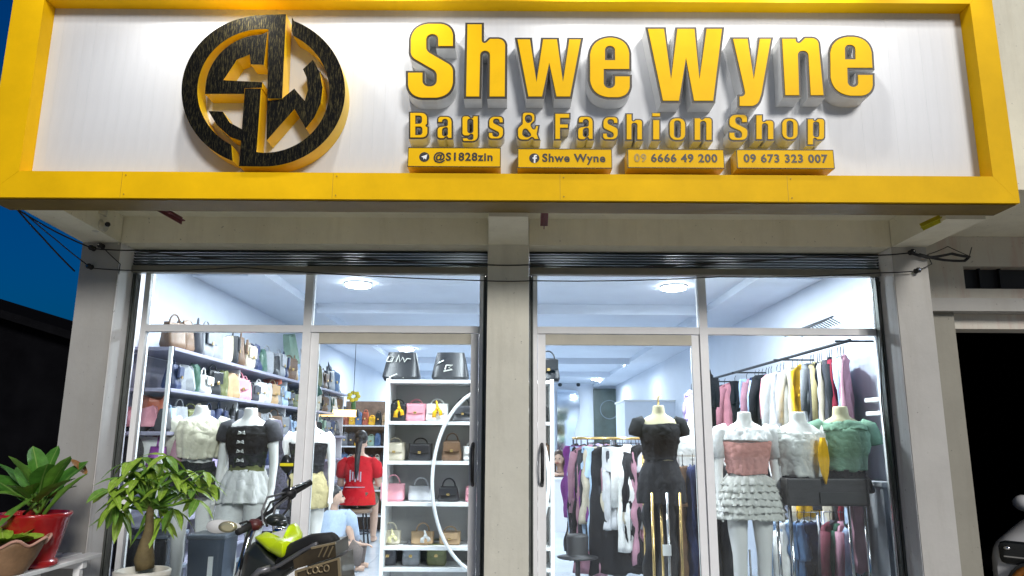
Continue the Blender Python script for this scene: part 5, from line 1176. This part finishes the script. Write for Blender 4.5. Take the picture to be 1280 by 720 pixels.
# ---- motorcycle seen from behind at an angle
mt = thing('motorcycle', 'black and lime green motorcycle with a tail box parked before the left window', 'motorcycle', (at(350, 690, 3.7).x, 3.7, 0))
W = lambda px, py, Y: at(px, py, Y)
M_lime = mat('tank_lime', (.66, .86, .004), .35, 0, .06, 4, coat=.2); M_bikeb = mat('bike_black', (.02, .024, .022), .35, 0, .2, 10, coat=.3); M_bikeg = mat('bike_grey', (.20, .20, .21), .35, .5, .2)
# lime fuel tank: a heart like saddle shape, two shoulders and a point at the back
Lp = fillet([(317, 672, 2), (333, 664, 5), (343, 670, 4), (352, 675, 4), (357, 666, 4), (361, 656, 5), (371, 653, 6), (379, 668, 8), (375, 685, 4), (352, 699, 4), (334, 688, 6)])
Lc = sum((p for p in Lp), Vector((0, 0))) / len(Lp)
mb = MB(); rr = []
for k, (s, y) in enumerate(((.30, 3.415), (.72, 3.425), (.90, 3.44), (.985, 3.475), (1.0, 3.54), (.96, 3.66), (.7, 3.74))):
    rr.append([W(Lc.x + (p.x - Lc.x) * s, Lc.y + (p.y - Lc.y) * s, y + (Lc.y - p.y) * .004) for p in Lp])
mb.rings([r_[::-1] for r_ in rr]).build('fuel_tank', M_lime, mt, True, world=True)
rr = []
Lw = fillet([(316, 675, 3), (334, 668, 6), (362, 660, 6), (378, 668, 8), (376, 686, 4), (352, 701, 5), (333, 690, 6)])
for s, y in ((.9, 3.50), (1.0, 3.53), (1.0, 3.62)): rr.append([W(Lc.x + (p.x - Lc.x) * s, Lc.y + (p.y - Lc.y) * s, y) for p in Lw])
MB().rings([r_[::-1] for r_ in rr]).build('tank_trim', mat('trim_pale', (.55, .54, .58), .3), mt, True, world=True)
# dark bodywork and seat below / behind the tank
Lb = fillet([(306, 690, 6), (318, 676, 4), (350, 700, 6), (378, 684, 6), (392, 676, 4), (398, 690, 6), (380, 705, 6), (356, 722, 8), (352, 760, 8), (306, 770, 8), (299, 730, 8)])
c2 = Vector((345, 715)); rr = []
for s, y in ((.5, 3.44), (.88, 3.46), (1.0, 3.52), (1.0, 3.72), (.8, 3.8)): rr.append([W(c2.x + (p.x - c2.x) * s, c2.y + (p.y - c2.y) * s, y) for p in Lb])
MB().rings([r_[::-1] for r_ in rr]).build('side_fairing', M_bikeb, mt, True, world=True)
MB().tube([W(352, 706, 3.42), W(372, 690, 3.36), (W(398, 680, 3.3)), W(418, 674, 3.25)], [.035, .055, .06, .04], 14, flat=.6).build('seat', M_rubber, mt, True, world=True)
MB().tube([W(330, 716, 3.38), W(350, 706, 3.34), W(376, 690, 3.28), W(396, 680, 3.22)], .009, 8).build('grab_rail', M_bikeg, mt, True, world=True)
MB().tube([W(316, 722, 3.36), W(324, 714, 3.36), W(338, 710, 3.36)], .014, 8).build('grab_rail', M_bikeg, mt, True, world=True)
# handlebar, grips, levers, clocks
hb = [W(312, 658, 3.72), W(322, 650, 3.82), W(338, 640, 3.92), W(350, 628, 4.0), W(360, 617, 4.06), W(371, 612, 4.12)]
MB().tube(hb, .011, 10).build('handlebar', M_dark, mt, True, world=True)
MB().tube([W(368, 614, 4.10), W(388, 603, 4.18)], [.019, .017], 12).build('grip', M_rubber, mt, True, world=True)
MB().tube([W(314, 657, 3.73), W(297, 665, 3.64)], [.019, .017], 12).build('grip', M_rubber, mt, True, world=True)
MB().ball(W(361, 617, 4.04), .042, .035, .035).build('switch_housing', M_dark, mt, True, world=True)
MB().ball(W(318, 656, 3.74), .040, .035, .03).build('switch_housing', mat('housing_dark_red', (.10, .02, .02), .4), mt, True, world=True)
MB().tube([W(362, 612, 4.0), W(372, 607, 4.06), W(383, 603, 4.1)], .006, 6).build('lever', M_chrome, mt, True, world=True)
MB().ball(W(350, 664, 3.72), .038, .03, .022, 16).build('fuel_cap', M_chrome, mt, True, world=True)
MB().ball(W(345, 650, 3.84), .05, .05, .03, 16).ball(W(352, 655, 3.80), .03, .03, .02, 12).build('instrument_cluster', M_bikeb, mt, True, world=True)
for k, q in enumerate((((358, 620, 4.0), (338, 628, 3.9), (329, 645, 3.84), (334, 658, 3.8)), ((360, 622, 4.0), (344, 634, 3.92), (340, 650, 3.86), (342, 662, 3.8)), ((362, 622, 4.02), (360, 636, 3.94), (352, 646, 3.88), (350, 656, 3.82)), ((356, 616, 4.0), (334, 622, 3.9), (327, 640, 3.84), (329, 656, 3.78)), ((317, 656, 3.72), (308, 672, 3.7), (303, 690, 3.7), (300, 712, 3.72)), ((320, 658, 3.74), (313, 676, 3.74), (309, 694, 3.76)))):
    MB().tube([W(*p) for p in q], .006, 6).build('cable', M_bikeg if k % 2 else M_rubber, mt, True, world=True)
# mirrors
MB().tube([W(361, 614, 4.04), W(362, 600, 4.03), W(358, 590, 4.02)], .006, 6).build('mirror_stalk', M_dark, mt, True, world=True)
Lm = fillet([(349, 582, 2), (353, 572, 3), (358, 567, 3), (363, 572, 3), (367, 582, 2), (361, 592, 4), (356, 592, 4)]); mb = MB()
rr = [[W(p.x, p.y, y) for p in Lm] for y in (3.985, 4.02)]; mb.rings([r_[::-1] for r_ in rr]).build('mirror', M_bikeb, mt, True, world=True)
a, b = W(350, 579, 3.983), W(366.5, 583, 3.983); MB().box(a.x, b.x, 3.978, 3.984, b.z, a.z, bev=.002).build('mirror_reflection_stripe', mat('reflection_yellow', (.85, .75, .02), .4), mt, world=True)  # yellow reflection in the mirror, painted as a thin strip
MB().tube([W(317, 656, 3.73), W(308, 652, 3.70), W(299, 655, 3.68)], .006, 6).build('mirror_stalk', M_dark, mt, True, world=True)
c = W(279, 658, 3.66)
mb = MB(); rr = [[(c.x + .078 * s * math.cos(a) + (.012 if math.cos(a) > 0 else 0), c.y + y, c.z + .030 * s * math.sin(a) * (1 - .35 * math.cos(a))) for a in [2 * math.pi * k / 24 for k in range(24)]] for s, y in ((.93, -.022), (1, -.01), (.8, .02), (.3, .035))]
mb.rings(rr).build('mirror', mat('mirror_housing_pale', (.70, .70, .68), .2, 0, .1, coat=.5), mt, True, world=True)
mb = MB(); mb.rings([[(c.x + .03 + .045 * s * math.cos(a), c.y - .024 - .002 * (s < .9), c.z + .026 * s * math.sin(a)) for a in [2 * math.pi * k / 20 for k in range(20)]] for s in (.5, 1)]).build('mirror_glass', mat('mirror_warm_reflection', (.75, .70, .45), .15, .6, .1), mt, True, world=True)  # reflected warm yellow is put into the glass colour
# tail box: two gold framed faces
M_boxb = mat('box_brown', (.05, .035, .015), .35, 0, .5, 14, coat=.3); M_boxg = mat('box_gold_edge', (.36, .28, .16), .3, .5, .2)
def plate(q4, Y, th, m, nm, yslope=0):
    a = [W(px, py, Y + yslope * i) for i, (px, py) in enumerate(q4)]; b_ = [p + Vector((0, th, 0)) for p in a]
    return MB().rings([a, b_]).build(nm, m, mt, world=True)
plate([(372, 716), (424, 698), (427, 745), (372, 752)][::-1], 3.10, .26, M_boxb, 'box_body'); plate([(368, 714), (424, 697), (424, 699.5), (368, 717)][::-1], 3.09, .02, M_boxg, 'box_edge')
plate([(368, 717), (371, 716), (373, 750), (370, 751)][::-1], 3.092, .02, M_boxg, 'box_edge'); plate([(421.5, 699), (424.5, 698), (427, 746), (424, 747)][::-1], 3.092, .02, M_boxg, 'box_edge')
plate([(366, 700), (392, 684), (419, 679), (420, 696), (368, 712)][::-1], 3.16, .24, M_boxb, 'box_lid'); plate([(388, 684.5), (418.5, 678), (419, 680.5), (389, 687)][::-1], 3.15, .02, M_boxg, 'box_edge')
for k, cx_ in enumerate((387, 394, 401, 408)):
    q = W(cx_, 713.5 - k * 1.0, 3.085); MB().tube([q + Vector((.010 * math.cos(a), 0, .012 * math.sin(a))) for a in ([2 * math.pi * j / 14 for j in range(14)] if k % 2 else [R(50) + R(260) * j / 13 for j in range(14)])], .0028, 6, closed=bool(k % 2)).build('emblem_stroke', M_boxg, mt, True, world=True)
for cx_ in (402, 408, 414): q = W(cx_, 690, 3.152); MB().tube([q + Vector((-.012, 0, -.02)), q + Vector((.006, 0, .022))], .003, 5).build('lid_scratch', M_boxg, mt, world=True)
# lower part of the machine, under the picture edge
fw, rw = W(318, 640, 4.0), W(392, 690, 3.35)
for nm, cx_, cy_ in (('front_wheel', fw.x - .10, 4.05), ('rear_wheel', rw.x + .03, 3.30)):
    d = Vector((rw.x + .13 - fw.x, -.75, 0)).normalized()
    ring = [Vector((cx_, cy_, .30)) + d * .245 * math.cos(a) + Vector((0, 0, .245 * math.sin(a))) for a in [2 * math.pi * k / 32 for k in range(32)]]
    w_ = MB().tube(ring, .052, 10, closed=True).build(nm, M_rubber, mt, True, world=True); n_ = d.cross(Vector((0, 0, 1)))
    mb = MB(); mb.tube([p + (Vector((cx_, cy_, .30)) - p) * .18 for p in ring], .016, 8, closed=True)
    for k in range(0, 32, 4): mb.tube([Vector((cx_, cy_, .30)), ring[k] + (Vector((cx_, cy_, .30)) - ring[k]) * .2], .008, 6)
    q = mb.build('rim', M_bikeg, w_, True); q.data.transform(Matrix.Translation(-wloc[mt]))
F0 = Vector((fw.x - .10, 4.05, .30)); R0 = Vector((rw.x + .03, 3.30, .30))
for s in (-.07, .07): MB().tube([F0 + Vector((s, s * .3, 0)), W(335, 652, 3.84) + Vector((s, s * .3, -.02))], .018, 8).build('fork', M_chrome, mt, True, world=True)
MB().tube([R0, (F0 + R0) / 2 + Vector((0, 0, .12)), (F0 + R0) / 2 + Vector((0, 0, .5))], .03, 8).build('frame', M_dark, mt, True, world=True)
e = (F0 + R0) / 2 + Vector((0, 0, .15)); MB().box(e.x - .14, e.x + .14, e.y - .16, e.y + .16, e.z - .16, e.z + .2, bev=.04).build('engine', M_bikeg, mt, 'auto', world=True)
MB().tube([e + Vector((.12, -.1, -.1)), R0 + Vector((.14, .05, .02)), R0 + Vector((.16, -.25, .10))], [.025, .04, .05], 12).build('exhaust', M_chrome, mt, True, world=True)
MB().tube([e + Vector((-.1, 0, -.1)), e + Vector((-.28, .0, -.44))], .012, 8).build('kickstand', M_dark, mt, True, world=True)

# ---- white car nosing out of the garage
cxl = at(1239, 700, 4.95).x; hz = at(1262, 664, 4.95).z
car = thing('parked_car', 'white car parked in the dark garage with its front towards the street', 'car', (cxl + .85, 5.2, 0))
M_carw = mat('car_white', (.78, .78, .78), .22, 0, .02, 3, coat=.8); M_trim = mat('car_black_trim', (.015, .018, .02), .25, 0, .2, coat=.4)
def sec(y, hw, zb, zt, crown, n=40, e=.38):
    return [(cxl + .85 + hw * math.copysign(abs(math.cos(a)) ** e, math.cos(a)), y, (zb + zt) / 2 + ((zt - zb) / 2 + (crown if math.sin(a) > 0 else 0) * math.cos(a) ** 0 * (1 - abs(math.cos(a)) ** 2)) * math.copysign(abs(math.sin(a)) ** e, math.sin(a))) for a in [2 * math.pi * k / n for k in range(n)]]
h = hz
MB().rings([sec(5.24, .78, .30, h - .10, .0)[::-1], sec(5.28, .82, .24, h - .035, .01)[::-1], sec(5.36, .845, .22, h, .02)[::-1], sec(5.7, .85, .2, h + .07, .03)[::-1], sec(6.15, .855, .2, h + .13, .03)[::-1], sec(7.5, .855, .2, h + .15, .03)[::-1], sec(8.7, .84, .22, h + .13, .02)[::-1], sec(9.0, .78, .3, h + .0, .0)[::-1]]).build('body', M_carw, car, 'auto', world=True)
MB().rings([sec(6.1, .74, h + .08, h + .17, 0)[::-1], sec(6.75, .66, h + .08, h + .55, .02)[::-1], sec(7.6, .66, h + .08, h + .60, .02)[::-1], sec(8.5, .62, h + .08, h + .48, .02)[::-1], sec(8.95, .6, h + .08, h + .2, 0)[::-1]]).build('cabin_glass', M_trim, car, 'auto', world=True)
MB().rings([sec(6.78, .64, h + .565, h + .585, .02)[::-1], sec(7.6, .65, h + .615, h + .635, .02)[::-1], sec(8.5, .61, h + .495, h + .515, .02)[::-1]]).build('roof', M_carw, car, 'auto', world=True)
B('grille', M_trim, car, (cxl + .09, cxl + 1.61, 5.205, 5.30, h - .20, h - .055), bev=.04)
for k in range(11): MB().ball((cxl + .15 + k * .14, 5.2, h - .095), .022, .012, .016, n=8).build('grille_stud', M_chrome, car, True, world=True)
B('chrome_strip', M_chrome, car, (cxl + .13, cxl + 1.57, 5.198, 5.204, h - .150, h - .142))
for x in (cxl + .29, cxl + 1.41):
    mb = MB(); mb.tube([(x, 5.20, h - .33), (x, 5.26, h - .33)], .165, 28); hl = mb.build('headlight', M_trim, car, 'auto', world=True)
    mb = MB(); mb.tube([(x + .125 * math.cos(a), 5.192, h - .33 + .125 * math.sin(a)) for a in [2 * math.pi * k / 28 for k in range(28)]], .022, 8, closed=True); q = mb.build('amber_ring', mat('amber_lens', (.40, .14, .02), .2, 0, .4, 30), hl, True); q.data.transform(Matrix.Translation(-wloc[car]))
    mb = MB(); mb.ball((x, 5.21, h - .33), .10, .03, .10, n=20); q = mb.build('lens', M_black, hl, True); q.data.transform(Matrix.Translation(-wloc[car]))
B('bumper', M_carw, car, (cxl + .02, cxl + 1.68, 5.16, 5.30, .22, h - .52), bev=.04)
for x, s in ((cxl + .0, -1), (cxl + 1.7, 1)):
    c = Vector((x + s * .03 + .10, 5.95, h + .135))
    MB().tube([c, c + Vector((-s * .08, .02, -.09))], [.04, .03], 10).build('mirror_arm', M_trim, car, True, world=True)
    MB().ball(c, .085, .06, .06, n=18).build('wing_mirror', M_carw, car, True, world=True)
    for yy in (5.95, 8.3):
        o = MB().tube([(x - s * .02, yy, .31), (x - s * .22, yy, .31)], .31, 28).build('wheel', M_rubber, car, 'auto', world=True)
        q = MB().tube([(x - s * .012, yy, .31), (x - s * .1, yy, .31)], .19, 20).build('rim', M_bikeg, o, 'auto'); q.data.transform(Matrix.Translation(-wloc[car]))
rot = Matrix.Rotation(R(-50), 3, 'Z'); car.rotation_euler = (0, 0, R(-50)); car.location = Vector((cxl, 5.0, 0)) + rot @ Vector((.83, -.02, 0))
# ---- wires and knobs along the facade
def wire(pts, lab, r=.0045, nm='wire'):
    P_ = [at(*p) for p in pts]; Q = []
    for i in range(len(P_) - 1):
        a, b = P_[i], P_[i + 1]
        for k in range(4): v = k / 4; Q.append(a + (b - a) * v + Vector((0, 0, -.012 * math.sin(math.pi * v) * min(1, (b - a).length))))
    Q.append(P_[-1]); t = MB().tube(Q, r, 6).build(nm, M_rubber, None, True); tag(t, lab, 'wire'); return t
YW = 4.47
wire([(22, 262, 3.95), (70, 290, 4.2), (117, 311, YW), (170, 313, YW), (300, 325, 4.5), (440, 322, 4.5), (608, 331, YW), (662, 331, YW), (760, 334, 4.5), (900, 328, 4.5), (1010, 321, 4.5), (1100, 319, YW), (1138, 316, YW)], 'upper black wire strung across the pillars under the sign')
wire([(30, 266, 3.95), (70, 300, 4.2), (114, 335, YW), (170, 338, YW), (300, 334, 4.5), (608, 351, YW), (662, 351, YW), (900, 346, 4.5), (1100, 341, YW), (1143, 339, YW)], 'lower black wire strung across the pillars', .0035)
wire([(18, 258, 3.95), (52, 296, 4.2), (93, 339, YW)], 'single black wire running down from the sign corner to the left pillar edge', .005)
wire([(128, 309, YW), (150, 330, YW + .02), (143, 372, YW + .1)], 'loose thin wire hanging by the left pillar top', .003)
wire([(1138, 316, YW), (1160, 322, YW), (1190, 317, 4.6), (1212, 321, 4.7), (1206, 326, 4.7), (1180, 325, 4.6), (1150, 318, YW)], 'looped black cable coil right of the right pillar top', .009)
wire([(1145, 339, YW), (1165, 330, YW), (1160, 318, 4.6), (1185, 308, 4.8), (1212, 320, 4.8), (1215, 309, 4.8)], 'thin wire rising from the lower knob to the garage wall', .003)
wire([(1100, 352, 4.6), (1102, 500, 4.62), (1125, 705, 4.62)], 'thin dark cable running down the right window edge', .004)
for k, (px, py, l) in enumerate(((117, 311, 'left of the upper pair on the left pillar'), (128, 308, 'right of the upper pair on the left pillar'), (114, 334, 'below the upper pair on the left pillar'), (1138, 316, 'upper one on the right pillar'), (1145, 339, 'lower one on the right pillar'))):
    p = at(px, py, YF); t = thing('insulator', 'small black insulator knob, %s' % l, 'insulator', p, 'insulator knobs on the pillars')
    MB().tube([(0, 0, 0), (0, -.012, 0), (0, -.02, 0), (0, -.032, 0), (0, -.045, 0)], [.017, .014, .008, .018, .012], 10).build('knob', M_rubber, t, 'auto'); MB().tube([(0, -.044, 0), (0, -.05, 0)], .005, 8).build('screw', M_chrome, t)
# round fitting with a black lens at the left beam
p = at(120, 281, 4.28)
t = thing('security_camera', 'small round cream security camera with a black lens beside the left beam', 'security camera', p)
M_cam = mat('camera_cream', (.58, .56, .46), .4, 0, .1)
MB().ball((0, 0, 0), .045, .045, .045, n=20).build('housing', M_cam, t, True); MB().tube([(0, 0, 0), (.06, .0, -.015)], [.025, .028], 14).build('lens_hood', M_cam, t, 'auto')
MB().ball((.075, -.012, .0), .016, n=10).build('lens', M_black, t, True); MB().lathe([(.05, .06), (.055, ZS - p.z - .001)], n=20).build('mount', M_cam, t, 'auto')
wire([(140, 272, 4.4), (148, 280, 4.48), (148, 306, 4.49)], 'cream cable running from the security camera down the lintel', .006).data.materials[0] = M_cam
